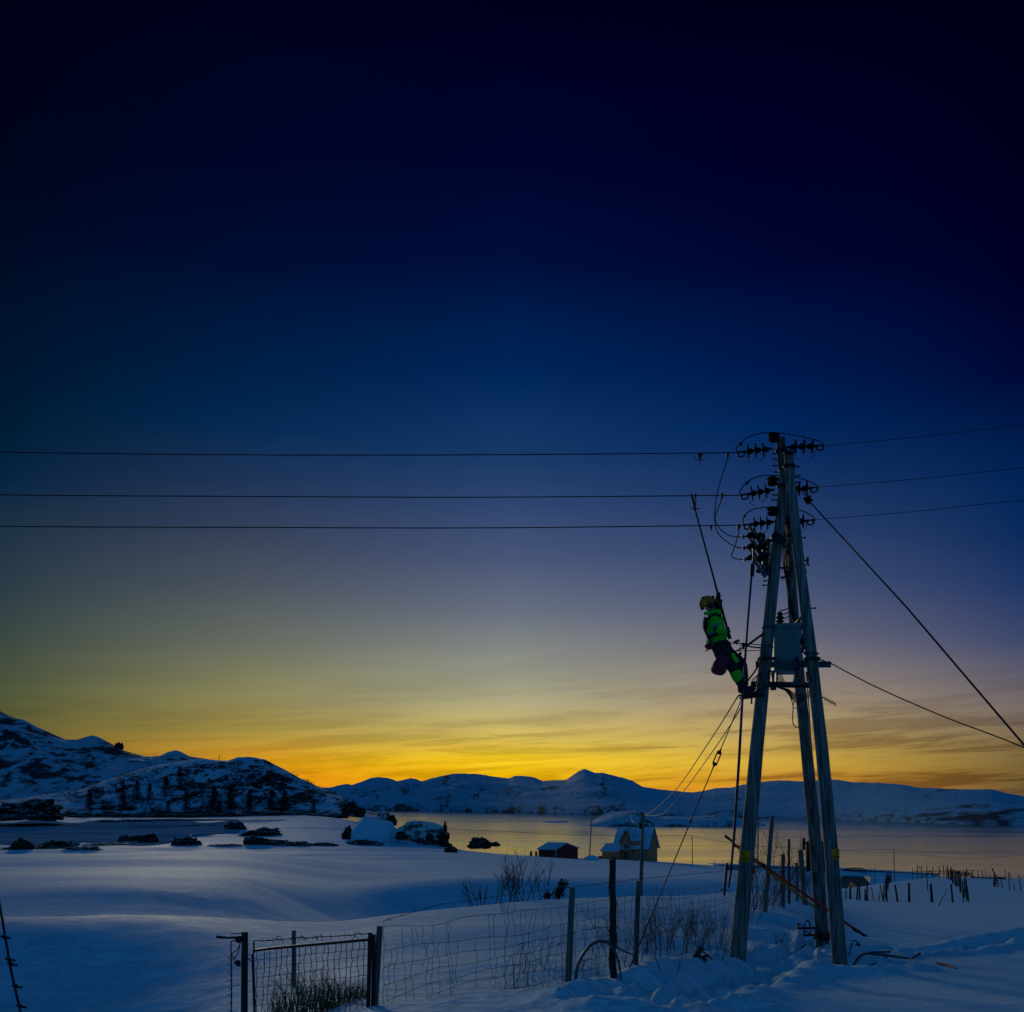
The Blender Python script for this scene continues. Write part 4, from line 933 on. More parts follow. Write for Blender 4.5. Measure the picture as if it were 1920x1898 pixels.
stick([(1600, 21.6, .02), (1606, 22.0, .05), (1616, 21.7, .04)], 0.02, 'small dark scraps in the snow near the orange pole tip', name='scrap', cat='debris')
mb = MB(); c = GP(1312, 16.0, 0.02)
for k in range(6):
    q = k * 1.2; mb.bar(c + Vector((.03 * k - .1, 0, .02)), c + Vector((.03 * k - .02, -.05, .12 * math.sin(q) + .08)), 0.04, 0.04)
mb.bar(c + Vector((.05, 0, .1)), c + Vector((.19, -.05, -.02)), 0.025, 0.02)
single(mb, 'wood_scrap', M['twig'], 'broken dark wood scrap poking from the snow left of the tower', 'debris')
# ================================================================== WORKER
def skin_mesh(name, verts, edges, mats, sub=2, root=0):
    """verts: (Vector, rx, ry); grown with a Skin modifier and made real"""
    me = bpy.data.meshes.new(name); me.from_pydata([v[0] for v in verts], edges, [])
    o = bpy.data.objects.new(name, me); COL.objects.link(o)
    o.modifiers.new('skin', 'SKIN'); 
    sv = me.skin_vertices[0].data
    for i, v in enumerate(verts): sv[i].radius = (v[1], v[2])
    sv[root].use_root = True
    sb = o.modifiers.new('sub', 'SUBSURF'); sb.levels = sub; sb.render_levels = sub
    bpy.context.view_layer.update()
    me2 = bpy.data.meshes.new_from_object(o.evaluated_get(bpy.context.evaluated_depsgraph_get()))
    COL.objects.unlink(o); bpy.data.objects.remove(o)
    mb = MB(); mb.add([v.co.copy() for v in me2.vertices], [list(p.vertices) for p in me2.polygons], True)
    return mb
WD = 18.30
def w(px, py, dy=0): return P(px, py, WD + dy)
wk = thing('person', 'worker in green jacket and orange-yellow helmet leaning back high on the left pole', 'person', loc=P(1405, 1300, WD))
pel = w(1354, 1222); wst = w(1348, 1203); chs = w(1340, 1178); shc = w(1338, 1162); nek = w(1336, 1152); 
hd0 = w(1332, 1143); hd1 = w(1327, 1131)
nsh = w(1341, 1162, -.17); nel = w(1349, 1184, -.33); nwr = w(1361, 1184, -.16); nhd = w(1365, 1182, -.10)
fsh = w(1343, 1159, .17); fel = w(1344, 1138, .16); fwr = w(1346, 1121, .04); fhd = w(1347, 1114, .0)
nhp = w(1355, 1226, -.09); nkn = w(1374, 1249, -.22); nan = w(1391, 1290, -.10); nto = w(1410, 1298, -.08); nhe = w(1388, 1297, -.10)
fhp = w(1357, 1222, .09); fkn = w(1391, 1243, .08); fan = w(1397, 1284, .08); fto = w(1418, 1292, .10); fhe = w(1395, 1292, .08)
# bare body: head, neck, trunk and limbs in one surface, all but face and neck under the clothes
body = [(pel, .10, .12), (wst, .09, .11), (chs, .10, .12), (shc, .09, .12), (nek, .05, .05), (hd0, .07, .07), (hd1, .08, .08),
        (nsh, .05, .05), (nel, .036, .036), (nwr, .026, .026), (fsh, .05, .05), (fel, .036, .036), (fwr, .026, .026),
        (nhp, .075, .075), (nkn, .05, .05), (nan, .035, .035), (fhp, .075, .075), (fkn, .05, .05), (fan, .035, .035)]
ed = [(0, 1), (1, 2), (2, 3), (3, 4), (4, 5), (5, 6), (3, 7), (7, 8), (8, 9), (3, 10), (10, 11), (11, 12), (0, 13), (13, 14), (14, 15), (0, 16), (16, 17), (17, 18)]
mb = skin_mesh('body', body, ed, None); part(mb, 'body', M['skin'], wk)
mb = MB()
mb.ball(w(1337, 1130, -.02), 0.018, 8, (1.2, .7, 1)); mb.ball(w(1335.5, 1138, -.05), 0.012, 6, (1.2, .6, .5)); mb.ball(w(1334, 1126.5, -.05), 0.010, 6); mb.ball(w(1334.5, 1126.5, .03), 0.010, 6)
part(mb, 'face', M['skin'], wk)
jk = [(w(1349, 1210), .172, .19), (w(1344, 1195), .165, .19), (w(1338, 1178), .168, .195), (w(1337, 1165), .158, .20), (w(1337, 1154), .11, .13),
      (nsh, .095, .095), (w(1346, 1173, -.28), .086, .086), (nel, .078, .078), (w(1357, 1185, -.24), .062, .062), (w(1362, 1184, -.165), .050, .050),
      (fsh, .098, .098), (w(1345, 1146, .16), .084, .084), (fel, .074, .074), (w(1346, 1128, .08), .066, .066), (w(1347, 1121, .04), .056, .056)]
je = [(0, 1), (1, 2), (2, 3), (3, 4), (3, 5), (5, 6), (6, 7), (7, 8), (8, 9), (3, 10), (10, 11), (11, 12), (12, 13), (13, 14)]
mb = skin_mesh('jacket', jk, je, None, root=2); jo = part(mb, 'jacket', M['green'], wk)
mb = MB(); mb.ball(w(1339, 1153), 0.10, 14, (1.25, 1.2, .55), 0.05, 3); mb.tube(curve_pts([w(1320, 1151, -.08), w(1330, 1149, -.11), w(1341, 1146, -.11), w(1350, 1148, -.06), w(1350, 1155, 0)], 5), [.03] * 21, 8); part(mb, 'hood', M['green'], wk)
def ringband(c, ax, r1, r2, h, name, m, th=0.0, n=20):
    """elliptic band round a limb; ax = limb direction"""
    ax = ax.normalized(); a = Vector((0, 1, 0)); a = (a - ax * a.dot(ax)).normalized(); b = ax.cross(a)
    mb = MB(); vs = []
    for s in (-h / 2, h / 2):
        for j in range(n):
            q = 2 * math.pi * j / n; vs.append(c + ax * s + a * math.cos(q) * r2 + b * math.sin(q) * r1)
    mb.add(vs, [[j, (j + 1) % n, n + (j + 1) % n, n + j] for j in range(n)] + [list(range(n))[::-1], list(range(n, 2 * n))], True)
    return part(mb, name, m, wk)
ringband(w(1341, 1187), w(1340, 1190) - w(1344, 1200), .168, .186, .035, 'reflective_stripe', M['reflect'])
ringband(w(1342.5, 1191), w(1340, 1190) - w(1344, 1200), .172, .190, .045, 'safety_belt', M['dgreen'])
ringband(w(1346, 1176, -.27), nsh - nel, .086, .086, .05, 'reflective_stripe', M['reflect'])
ringband(w(1347.5, 1180, -.29), nsh - nel, .082, .082, .035, 'sleeve_band', M['dgreen'])
ringband(w(1345.5, 1134, .12), fel - fwr, .078, .078, .17, 'sleeve_band', M['dgreen'])
# harness straps on the back and shoulders
mb = MB()
for s in (-1, 1):
    mb.tube(curve_pts([w(1352, 1156, s * .19), w(1340, 1152, s * .19), w(1324, 1163, s * .14), w(1321, 1178, s * .11), w(1327, 1193, s * .14), w(1334, 1205, s * .18)], 5), 0.022, 6)
mb.ball(w(1322, 1170, -.03), 0.07, 12, (.6, 1.7, 1.9)); part(mb, 'harness', M['dgreen'], wk)
tr = [(w(1343, 1195), .155, .17), (w(1349, 1220), .215, .22), (w(1357, 1230, -.10), .155, .155), (w(1366, 1241, -.18), .135, .135), (w(1375, 1251, -.22), .110, .110), (w(1382, 1268, -.16), .095, .095), (w(1390, 1286, -.10), .072, .072),
      (w(1360, 1226, .10), .14, .14), (w(1378, 1235, .09), .12, .12), (w(1391, 1244, .08), .105, .105), (w(1394, 1264, .08), .088, .088), (w(1397, 1280, .08), .07, .07)]
te_ = [(0, 1), (1, 2), (2, 3), (3, 4), (4, 5), (5, 6), (1, 7), (7, 8), (8, 9), (9, 10), (10, 11)]
mb = skin_mesh('trousers', tr, te_, None, root=1); part(mb, 'trousers', M['dgreen'], wk)
# green lower legs and pockets, reflective bands
mb = skin_mesh('leg', [(w(1374, 1250, -.225), .112, .112), (w(1381, 1267, -.17), .102, .102), (w(1386, 1280, -.13), .085, .085)], [(0, 1), (1, 2)], None); part(mb, 'trouser_panel', M['green'], wk)
mb = MB(); mb.prism([w(1370, 1226, -.24), w(1375, 1225, -.24), w(1385, 1240, -.28), w(1381, 1244, -.28), w(1375, 1239, -.28)], (0.0, -0.05, 0)); part(mb, 'pocket', M['green'], wk)
ringband(w(1386, 1268, -.10), w(1386, 1262) - w(1390, 1276), .100, .100, .09, 'reflective_stripe', M['reflect'])
ringband(w(1389, 1277, -.07), w(1386, 1262) - w(1390, 1276), .090, .086, .05, 'trouser_panel', M['green'])
# boots on the climbing irons
for (an_, he, to) in ((nan, nhe, nto), (fan, fhe, fto)):
    mb = skin_mesh('boot', [(an_ + Vector((-.02, 0, .08)), .078, .078), (an_, .078, .078), (he, .072, .066), ((he + to) / 2 + Vector((0, 0, .01)), .066, .064), (to, .050, .052)], [(0, 1), (1, 2), (2, 3), (3, 4)], None)
    b_ = part(mb, 'boot', M['glove'], wk)
    mb = MB(); mb.tube(curve_pts([he + Vector((-.03, 0, -.06)), (he + to) / 2 + Vector((0, 0, -.07)), to + Vector((.05, 0, -.03)), to + Vector((.12, .0, .03))], 5), 0.016, 6); part(mb, 'climbing_iron', M['iron'], wk)
# helmet with ear muffs, lamp and straps
hp = thing('helmet', None, None); del hp
he_ = w(1326, 1131); up = Vector((-0.50, -0.05, 0.86)).normalized()
def helmet_obj():
    mb = MB(); n = 20; vs = []; m_ = 9
    a = Vector((0, 1, 0)); a = (a - up * a.dot(up)).normalized(); b = up.cross(a)
    c = he_ - up * 0.02
    for i in range(m_ + 1):
        th = math.pi / 2 * i / m_
        for j in range(n):
            q = 2 * math.pi * j / n
            r = math.cos(th) ** 0.8
            vs.append(c + a * math.cos(q) * .118 * r + b * math.sin(q) * .140 * r + up * (0.135 * math.sin(th)))
    fs = [[i * n + j, i * n + (j + 1) % n, (i + 1) * n + (j + 1) % n, (i + 1) * n + j] for i in range(m_) for j in range(n)]
    fs.append(list(range(n))[::-1])
    mb.add(vs, fs, True)
    # rim
    mb.tube([c + a * math.cos(q) * .122 + b * math.sin(q) * .148 for q in [2 * math.pi * k / 24 for k in range(25)]], 0.010, 6)
    o = part(mb, 'helmet', M['helmet'], wk)
    mb = MB()
    for s in (-1, 1):
        e = c + a * s * .118 - up * .05; mb.lathe(e - a * s * .02, e + a * s * .035, [(0, .03), (.1, .050), (.8, .050), (1, .035)], 14)
        mb.tube([e + a * s * .012, c + a * s * .135 + up * .02, c + a * s * .13 + up * .07], 0.008, 6)
    part(mb, 'ear_muff', M['glove'], o)
    mb = MB(); mb.ball(c + up * .137 + b * .02, 0.028, 8); mb.tube([c + b * (.146 * math.sin(q)) + up * (0.142 * math.cos(q)) for q in [k * math.pi / 12 for k in range(-6, 7)]], 0.007, 5)
    mb.ball(c - b * .13 + up * .05, 0.035, 8, (1, 1.6, 1.3)); mb.ball(c + b * .12 - up * .01, 0.04, 8, (1, 1.8, 1.0))
    part(mb, 'head_lamp', M['glove'], o)
    mb = MB(); mb.tube([c - a * .115 + b * .05, c - a * .10 - up * .11, c - up * .15 + b * .07, c + a * .10 - up * .11, c + a * .115 + b * .05], 0.006, 5); part(mb, 'chin_strap', M['glove'], o)
helmet_obj()
# hot stick he pushes up to the middle line
s0 = P(1304, 958, 18.42); s1 = P(1367, 1192, 18.22)
def st(t): return s0.lerp(s1, t)
hs = thing('hot_stick', 'long dark insulated stick held up to the middle power line', 'pole', loc=s1)
mb = MB(); mb.tube([st(0), st(.6), st(1)], [.015, .020, .024], 10); part(mb, 'shaft', M['wire'], hs)
mb = MB(); mb.tube([P(1297, 927, 18.42), P(1301, 945, 18.42), s0], [.016, .030, .018], 8); mb.tube([P(1303, 926, 18.42), P(1305, 940, 18.42), P(1303, 952, 18.42)], 0.011, 6)
mb.box(P(1304, 929, 18.42), (.05, .03, .03)); mb.tube([P(1294, 954, 18.42), P(1314, 954, 18.42)], 0.008, 5); part(mb, 'clamp_head', M['iron'], hs)
mb = MB(); mb.tube([st(.985), s1 + (s1 - s0).normalized() * .06], 0.034, 8); part(mb, 'grip', M['rod'], hs)
# gloved hands with five fingers closed round the stick
def hand(wr, palm, axis, side):
    """axis: stick direction; fingers curl round it"""
    ax = axis.normalized(); d = (palm - wr).normalized()
    q0 = d - ax * d.dot(ax); q0.normalize(); nn = ax.cross(q0)
    ctr = palm + q0 * 0.03
    mb = skin_mesh('glove', [(wr - d * .05, .052, .052), (wr, .046, .046), (palm - d * .01 + nn * side * .01, .052, .038), (palm + q0 * .014 + nn * side * .028, .044, .032)], [(0, 1), (1, 2), (2, 3)], None, sub=2)
    for k, (ln, r) in enumerate(((.9, .0125), (1, .013), (.96, .0125), (.82, .011))):
        off = ax * ((k - 1.5) * .0255); pts = []
        R_ = .033
        for j in range(7):
            an = math.pi * 0.5 - j * (0.52 * ln); pts.append(ctr + off + nn * side * R_ * math.sin(an) + q0 * R_ * math.cos(an))
        mb.tube(pts, [r, r, r, r, r * .95, r * .9, r * .7], 8)
    b0 = palm + nn * side * .02 - ax * .03
    mb.tube([b0, ctr - ax * .045 - q0 * .03 + nn * side * .005, ctr - ax * .05 - nn * side * .028, ctr - ax * .035 - nn * side * .034 + q0 * .015], [.013, .012, .0115, .008], 8)
    return part(mb, 'glove', M['glove'], wk)
tu = min(max(((w(1347, 1114) - s0).dot(s1 - s0)) / (s1 - s0).length_squared, 0), 1)
pu = st(tu); tl = min(max(((w(1364, 1182) - s0).dot(s1 - s0)) / (s1 - s0).length_squared, 0), 1); plw = st(tl)
hand(fwr, pu + (fwr - pu).normalized() * .035 + Vector((.0, .01, 0)), s0 - s1, 1)
hand(nwr, plw + (nwr - plw).normalized() * .035, s0 - s1, -1)
# tool pouch and maroon bag hanging from the belt
mb = MB(); mb.ball(w(1329, 1212, -.14), 0.062, 12, (1.1, .8, 1.05), 0.04, 2); part(mb, 'pouch', M['maroon'], wk)
mb = MB(); mb.ball(w(1347, 1217, -.20), 0.085, 12, (1.5, .6, .8), 0.05, 4); mb.ball(w(1360, 1226, -.24), 0.06, 10, (1, .6, 1.2), 0.05, 5)
mb.tube([w(1323, 1222, -.08), w(1329, 1217, -.1)], 0.010, 5); mb.tube([w(1321, 1214, -.1), w(1324, 1208, -.1)], 0.007, 5); part(mb, 'tool_holster', M['dgreen'], wk)
bag = thing('tool_bag', 'maroon cloth bucket bag hanging from the worker’s belt', 'bag', loc=w(1349, 1266, -.2))
mb = MB(); vs = []; n_ = 16; prof = [(0, .05, .04), (.05, .10, .06), (.2, .130, .09), (.6, .128, .09), (.85, .105, .08), (1, .08, .07)]
b0, b1 = w(1347, 1266, -.33), w(1357, 1230, -.33); ax_ = (b1 - b0).normalized(); sx_ = Vector((ax_.z, 0, -ax_.x))
for (q_, rx_, ry_) in prof:
    for j_ in range(n_):
        a_ = 2 * math.pi * j_ / n_; fold = 1 + .07 * math.sin(a_ * 5 + q_ * 3)
        vs.append(b0.lerp(b1, q_) + sx_ * (math.copysign(abs(math.cos(a_)) ** .7, math.cos(a_)) * rx_ * fold - .03 * (1 - q_)) + Vector((0, math.sin(a_) * ry_ * fold, 0)))
fs = [[i_ * n_ + j_, i_ * n_ + (j_ + 1) % n_, (i_ + 1) * n_ + (j_ + 1) % n_, (i_ + 1) * n_ + j_] for i_ in range(len(prof) - 1) for j_ in range(n_)] + [list(range(n_))[::-1], [(len(prof) - 1) * n_ + j_ for j_ in range(n_)]]
mb.add(vs, fs, True); part(mb, 'sack', M['maroon'], bag)
mb = MB(); mb.tube([w(1343, 1256, -.43), w(1349, 1232, -.42)], 0.008, 5); mb.tube([w(1355, 1232, -.33), w(1350, 1218, -.20)], 0.012, 5); part(mb, 'strap', M['rod'], bag)
# work-positioning lanyard and rope to the pole
ly = thing('lanyard', 'rope lanyard with buckles from the worker’s belt round the left pole', 'rope', loc=w(1400, 1212))
mb = MB(); c = along(LP, 1213)
mb.tube(curve_pts([w(1363, 1203, -.12), w(1373, 1206, -.14), w(1390, 1207, -.16), w(1410, 1208, -.12), P(1432, 1210, 18.40), c + Vector((.05, -.15, .0)), P(1449, 1216, 18.5)], 6), 0.009, 6)
mb.tube(curve_pts([w(1366, 1206, .12), w(1377, 1221, .1), w(1388, 1217, .05), w(1399, 1212, 0), w(1415, 1214, 0), P(1428, 1215, 18.4)], 6), 0.015, 6)
mb.tube([w(1376, 1221, -.08), P(1430, 1220, 18.4)], 0.007, 5); part(mb, 'rope', M['wire'], ly)
mb = MB(); mb.bar(w(1376, 1205, -.14), w(1386, 1201, -.14), .05, .045); mb.tube([w(1381, 1203, -.14), w(1381, 1209, -.14)], 0.012, 6)
mb.ball(w(1394, 1209, -.14), 0.04, 8); mb.ball(w(1400, 1210, -.1), 0.03, 8); mb.tube([w(1388, 1209, -.12), w(1388, 1226, -.12)], 0.007, 5); mb.ball(w(1388, 1226, -.12), 0.03, 8); part(mb, 'buckle', M['iron'], ly)
# ================================================================== NEAR FENCE AND GATE
def post_mb(u0, D, r, top, lean=0, rough=0.0, n=9, seed=0):
    b = GP(u0, D, -0.25); t = P(top[0], top[1], D); rr = random.Random(seed); k = 12; pts = []; rad = []
    for i in range(k + 1):
        q = i / k; p = b.lerp(t, q); p.x += rr.uniform(-rough, rough); p.y += rr.uniform(-rough, rough); pts.append(p); rad.append(r * (1.06 - .12 * q) * (1 + rr.uniform(-1, 1) * rough * 5))
    mb = MB(); mb.tube(pts, rad, n); return mb
fn = thing('wire_fence', 'sagging sheep-netting fence running from the gate to the power poles', 'fence', loc=GP(712, 10.0))
part(post_mb(700, 10.0, 0.032, (712, 1737), n=8), 'post', M['post'], fn)
part(post_mb(1063, 11.4, 0.037, (1073, 1664), rough=.002, seed=1), 'post', M['post'], fn)
mb = post_mb(1150, 12.2, 0.042, (1147, 1612), rough=.012, seed=4)
b_ = P(1149, 1672, 12.2); mb.tube([b_, b_ + Vector((-.03, 0, .03)), b_ + Vector((-.055, 0, .055))], [.022, .018, .008], 6)
b_ = P(1147, 1742, 12.2); mb.tube([b_, b_ + Vector((-.04, -.02, -.03))], [.025, .012], 6)
part(mb, 'post', M['darkpost'], fn, 'rough dark crooked post with branch stubs')
part(post_mb(1190, 13.3, 0.036, (1197, 1652), rough=.002, seed=2), 'post', M['post'], fn)
rows = {  # u: (D, [rows of the horizontal strands])
 718: (10.0, [1727, 1737, 1766, 1780, 1816, 1851, 1880, 1905, 1925, 1945]),
 820: (10.35, [1697, 1732, 1751, 1770, 1795, 1815, 1838, 1859, 1881, 1900]),
 900: (10.7, [1685, 1718, 1736, 1760, 1780, 1800, 1822, 1838, 1866, 1880]),
 990: (11.05, [1673, 1708, 1727, 1748, 1768, 1788, 1806, 1826, 1848, 1863]),
 1066: (11.4, [1664, 1696, 1714, 1731, 1752, 1768, 1786, 1806, 1826, 1845]),
 1150: (12.2, [1655, 1686, 1700, 1716, 1738, 1750, 1769, 1789, 1808, 1828]),
 1194: (13.3, [1648, 1674, 1690, 1706, 1724, 1740, 1756, 1772, 1788, 1806]),
 1280: (14.6, [1641, 1668, 1682, 1696, 1710, 1726, 1742, 1757, 1772, 1788]),
 1370: (16.4, [1632, 1655, 1668, 1682, 1694, 1706, 1719, 1734, 1748, 1768]),
 1436: (24.0, [1596, 1612, 1624, 1634, 1646, 1658, 1668, 1678, 1692, 1706]),
}
ku = sorted(rows); 
def frow(u, k):
    D = np.interp(u, ku, [rows[q][0] for q in ku]); return P(u, float(np.interp(u, ku, [rows[q][1][k] for q in ku])), float(D))
ru = random.Random(21)
def seabed(u, k): return 0
off = {}
def fpt(u, k, amp=1.0):
    p = frow(u, k); nx = math.sin(u * .05 + k * 2.1) * 1.6 + math.sin(u * .021 + k) * 2.2
    p.z += nx * p.y / F * amp * (0.15 if k < 1 else 1); return p
mb = MB()
for k in range(1, 10):
    if k == 2: us = np.arange(1066, 1371, 6.0)
    else: us = np.arange(718, 1371, 6.0)
    pts = []
    for u in us:
        p = fpt(u, k); g = gz(p.x, p.y) + 0.005
        pts.append(Vector((p.x, p.y, max(p.z, g - .06))))
    mb.tube(pts, 0.0026, 5)
# bent upright strands, knotted at every line wire
for u0 in np.arange(722, 1368, 11.5):
    u = u0 + ru.uniform(-2.5, 2.5)
    if ru.random() < 0.12 and u < 1000: continue
    k0 = 1 if ru.random() < .8 else 3; dx = 0; pts = []
    for k in range(k0, 9):
        dx2 = max(-7, min(7, dx + ru.uniform(-4.5, 4.5) * (1.0 if u < 1050 else .45)))
        a = fpt(u + dx, k); b = fpt(u + dx2, k + 1)
        bow = ru.uniform(-4, 4) * (1.0 if u < 1050 else .5) * a.y / F
        m_ = (a + b) / 2 + Vector((bow, 0, 0)); pts += [a, (a + m_) / 2 + Vector((bow * .3, 0, 0)), m_]; dx = dx2
        if ru.random() < 0.04: break
    else: pts.append(fpt(u + dx, 9))
    mb.tube(pts, 0.0024, 5)
for _ in range(34):   # collapsed tangle low down near the second post
    u = ru.uniform(930, 1190); pts = []
    for j in range(5): pts.append(fpt(u + ru.uniform(-14, 26) + j * 9, ru.choice([4, 5, 6, 7, 8, 9])))
    mb.tube(curve_pts(pts, 3), 0.0022, 4)
part(mb, 'netting', M['fwire'], fn)
mb = MB()
pts = [frow(u, 0) for u in np.arange(718, 1366, 12.0)]; mb.tube(pts, 0.0032, 5)
for i, p in enumerate(pts):
    if i % 2: mb.tube([p + Vector((-.012, 0, .016)), p + Vector((.012, 0, -.016))], 0.0022, 4)
part(mb, 'barbed_wire', M['fwire'], fn)
mb = MB()
mb.tube(curve_pts([GP(1077, 11.3, -.1), P(1083, 1812, 11.35), P(1098, 1783, 11.5), P(1115, 1768, 11.7), P(1130, 1765, 11.9), P(1143, 1770, 12.0), P(1155, 1790, 12.1), P(1162, 1815, 12.2), GP(1165, 12.25, -.1)], 7), [.019] * 36 + [.019 - .0005 * i for i in range(21)], 8)
single(mb, 'bent_pipe', M['steel'], 'grey plastic pipe bent into a hoop by the crooked fence post', 'pipe')
mb = MB(); mb.tube([P(1150, 1772, 12.25), P(1170, 1784, 12.6), P(1187, 1790, 13.2)], [.014, .01, .008], 6); single(mb, 'stick', M['twig'], 'thin stick caught in the netting beside the bent pipe', 'stick')

gt = thing('gate', 'dark metal gate filled with wire netting at the bottom of the picture', 'gate', loc=GP(585, 9.9))
GD = 9.9
mb = MB(); mb.bar(P(474, 1788, GD), P(480, 1990, GD), .022, .022, Vector((1, 0, 0))); mb.bar(P(694, 1749, GD), P(688, 1990, GD), .036, .036, Vector((1, 0, 0)))
mb.bar(P(474, 1783, GD), P(505, 1779, GD), .022, .024); mb.bar(P(503, 1779, GD), P(692, 1762, GD), .022, .026)
mb.bar(P(476, 1765, GD), P(476, 1788, GD), .014, .014, Vector((1, 0, 0)))
part(mb, 'frame', M['iron'], gt)
mb = MB(); mb.bar(P(701, 1752, GD + .05), P(697, 1990, GD + .05), .040, .030, Vector((1, 0, 0))); part(mb, 'closing_post', M['iron'], gt)
mb = MB()
for i in range(19):
    u = 483 + i * 11.1; pts = []
    y0 = 1783 - (u - 480) * .095
    for j in range(16): pts.append(P(u + (i % 2) * 1.2 + ru.uniform(-2.2, 2.2) + (-6 * j / 15), y0 + j * 12, GD))
    mb.tube(pts, 0.0038, 5)
for k in range(11):
    pts = [P(478 + j * 9.4, 1800 + k * 17 - j * 9.4 * (.10 + .02 * math.sin(k)) + ru.uniform(-1, 1), GD) for j in range(24)]; mb.tube(pts, 0.0026, 5)
part(mb, 'netting', M['wire'], gt)
mb = MB(); pts = [P(476 + i * 9, 1765 - i * .6 + ru.uniform(-1.5, 1.5), GD) for i in range(25)]; pts[-1] = P(692, 1750, GD); mb.tube(pts, 0.005, 5)
for i in range(2, 24):
    p = pts[i]; q = ru.uniform(0, 3); mb.tube([p + Vector((.02 * math.cos(q), .01, .026 * math.sin(q))), p - Vector((.02 * math.cos(q), .01, .026 * math.sin(q)))], 0.0035, 4)
for u in (515, 560, 585, 593, 660): mb.tube(curve_pts([P(u, 1762, GD), P(u + 5, 1756, GD), P(u + 11, 1758, GD), P(u + 10, 1764, GD)], 4), 0.003, 4)
part(mb, 'barbed_wire', M['wire'], gt)
gp = thing('gate_post', 'thick dark gate post with wire ties left of the gate', 'gate post', loc=GP(460, 9.9))
part(post_mb(457, 9.9, 0.034, (459, 1748), n=4), 'post', M['darkpost'], gp)
mb = MB(); mb.tube([P(433, 1766, GD), P(434, 1860, GD), P(433, 1960, GD)], 0.007, 5); mb.tube([P(433, 1765, GD), P(452, 1762, GD)], 0.006, 5)
for k in range(9):
    y = 1800 + k * 14; mb.tube([P(427, y - 6, GD), P(434, y, GD)], 0.0035, 4)
for a, b in (((435, 1788), (452, 1764)), ((436, 1800), (450, 1772)), ((434, 1790), (450, 1808)), ((438, 1804), (452, 1812)), ((465, 1797), (474, 1800)), ((466, 1790), (475, 1786))): mb.tube(curve_pts([P(*a, GD), P((a[0] + b[0]) / 2 + 2, (a[1] + b[1]) / 2 + 4, GD), P(*b, GD)], 3), 0.005, 5)
mb.ball(P(446, 1806, GD), .03, 8); mb.ball(P(447, 1762, GD), .035, 8)
part(mb, 'wire_ties', M['wire'], gp)
mb = MB(); mb.tube([P(406, 1757, GD), P(430, 1759, GD), P(456, 1757, GD)], [.014, .010, .012], 6); mb.tube([P(432, 1751, GD), P(456, 1750, GD)], 0.004, 4); part(mb, 'rail_stub', M['wire'], gp)
mb = post_mb(551, 14.5, 0.033, (551, 1745), n=8); single(mb, 'fence_post', M['post'], 'short grey post standing behind the gate', 'fence post')
# leaning barbed stake at the very left edge
mb = MB(); pts = [P(-12, 1640, 8.2), P(2, 1712, 8.2), P(12, 1770, 8.15), P(22, 1826, 8.1), P(40, 1905, 8.0), P(60, 2000, 7.9)]; mb.tube(curve_pts(pts, 4), 0.011, 6)
for (px, py) in ((8, 1757), (17, 1799), (21, 1808), (38, 1887), (30, 1850)):
    c = P(px, py, 8.12); mb.tube([c + Vector((-.03, 0, .005)), c + Vector((.05, 0, -.01))], 0.009, 5); mb.ball(c, .02, 6)
single(mb, 'wire_stay', M['wire'], 'knotted dark stay slanting across the bottom left corner', 'wire')

# ------------------------------------------------------------------ farther posts
def fpost(u0, D, r, top, label, m='post', seed=0, group=None):
    mb = post_mb(u0, D, r, top, rough=.003, seed=seed, n=7); single(mb, 'fence_post', M[m], label, 'fence post', group)
fpost(1433, 24, .055, (1448, 1530), 'tallest leaning fence post just right of the left tower leg', seed=1)
fpost(1468, 27, .055, (1468, 1602), 'fence post, second right of the left tower leg', seed=2)
fpost(1480, 29, .035, (1479, 1573), 'thin tall fence post, third right of the left tower leg', 'darkpost', seed=3)
fpost(1495, 32, .045, (1493, 1618), 'short fence post, fourth right of the left tower leg', seed=4)
fpost(1511, 31, .08, (1501, 1594), 'thick leaning fence post nearest the rear tower leg', seed=5)
mb = MB()
for u, D in ((1393, 22), (1402, 22.6), (1411, 23), (1420, 23.4), (1452, 25.6)):
    pass
for k in range(5):
    mb.tube([P(1436, 1640 + 15 * k, 24), P(1468, 1632 + 12 * k, 27), P(1480, 1632 + 11 * k, 29), P(1502, 1634 + 9 * k, 31.5)], .006, 4)
for i in range(22):
    u = 1438 + i * 3; D = 24 + i * .35; mb.tube([P(u, 1638 - i * .2, D), P(u, 1700 - i * 1.2, D)], .005, 4)
mb.tube(curve_pts([P(1440, 1610, 24), P(1468, 1602, 27), P(1479, 1596, 29)], 4), .006, 4); mb.tube(curve_pts([P(1480, 1610, 29), P(1492, 1606, 31), P(1501, 1600, 31)], 4), .006, 4)
single(mb, 'fence_netting', M['fwire'], 'wire netting strung on the fence posts between the tower legs', 'netting')

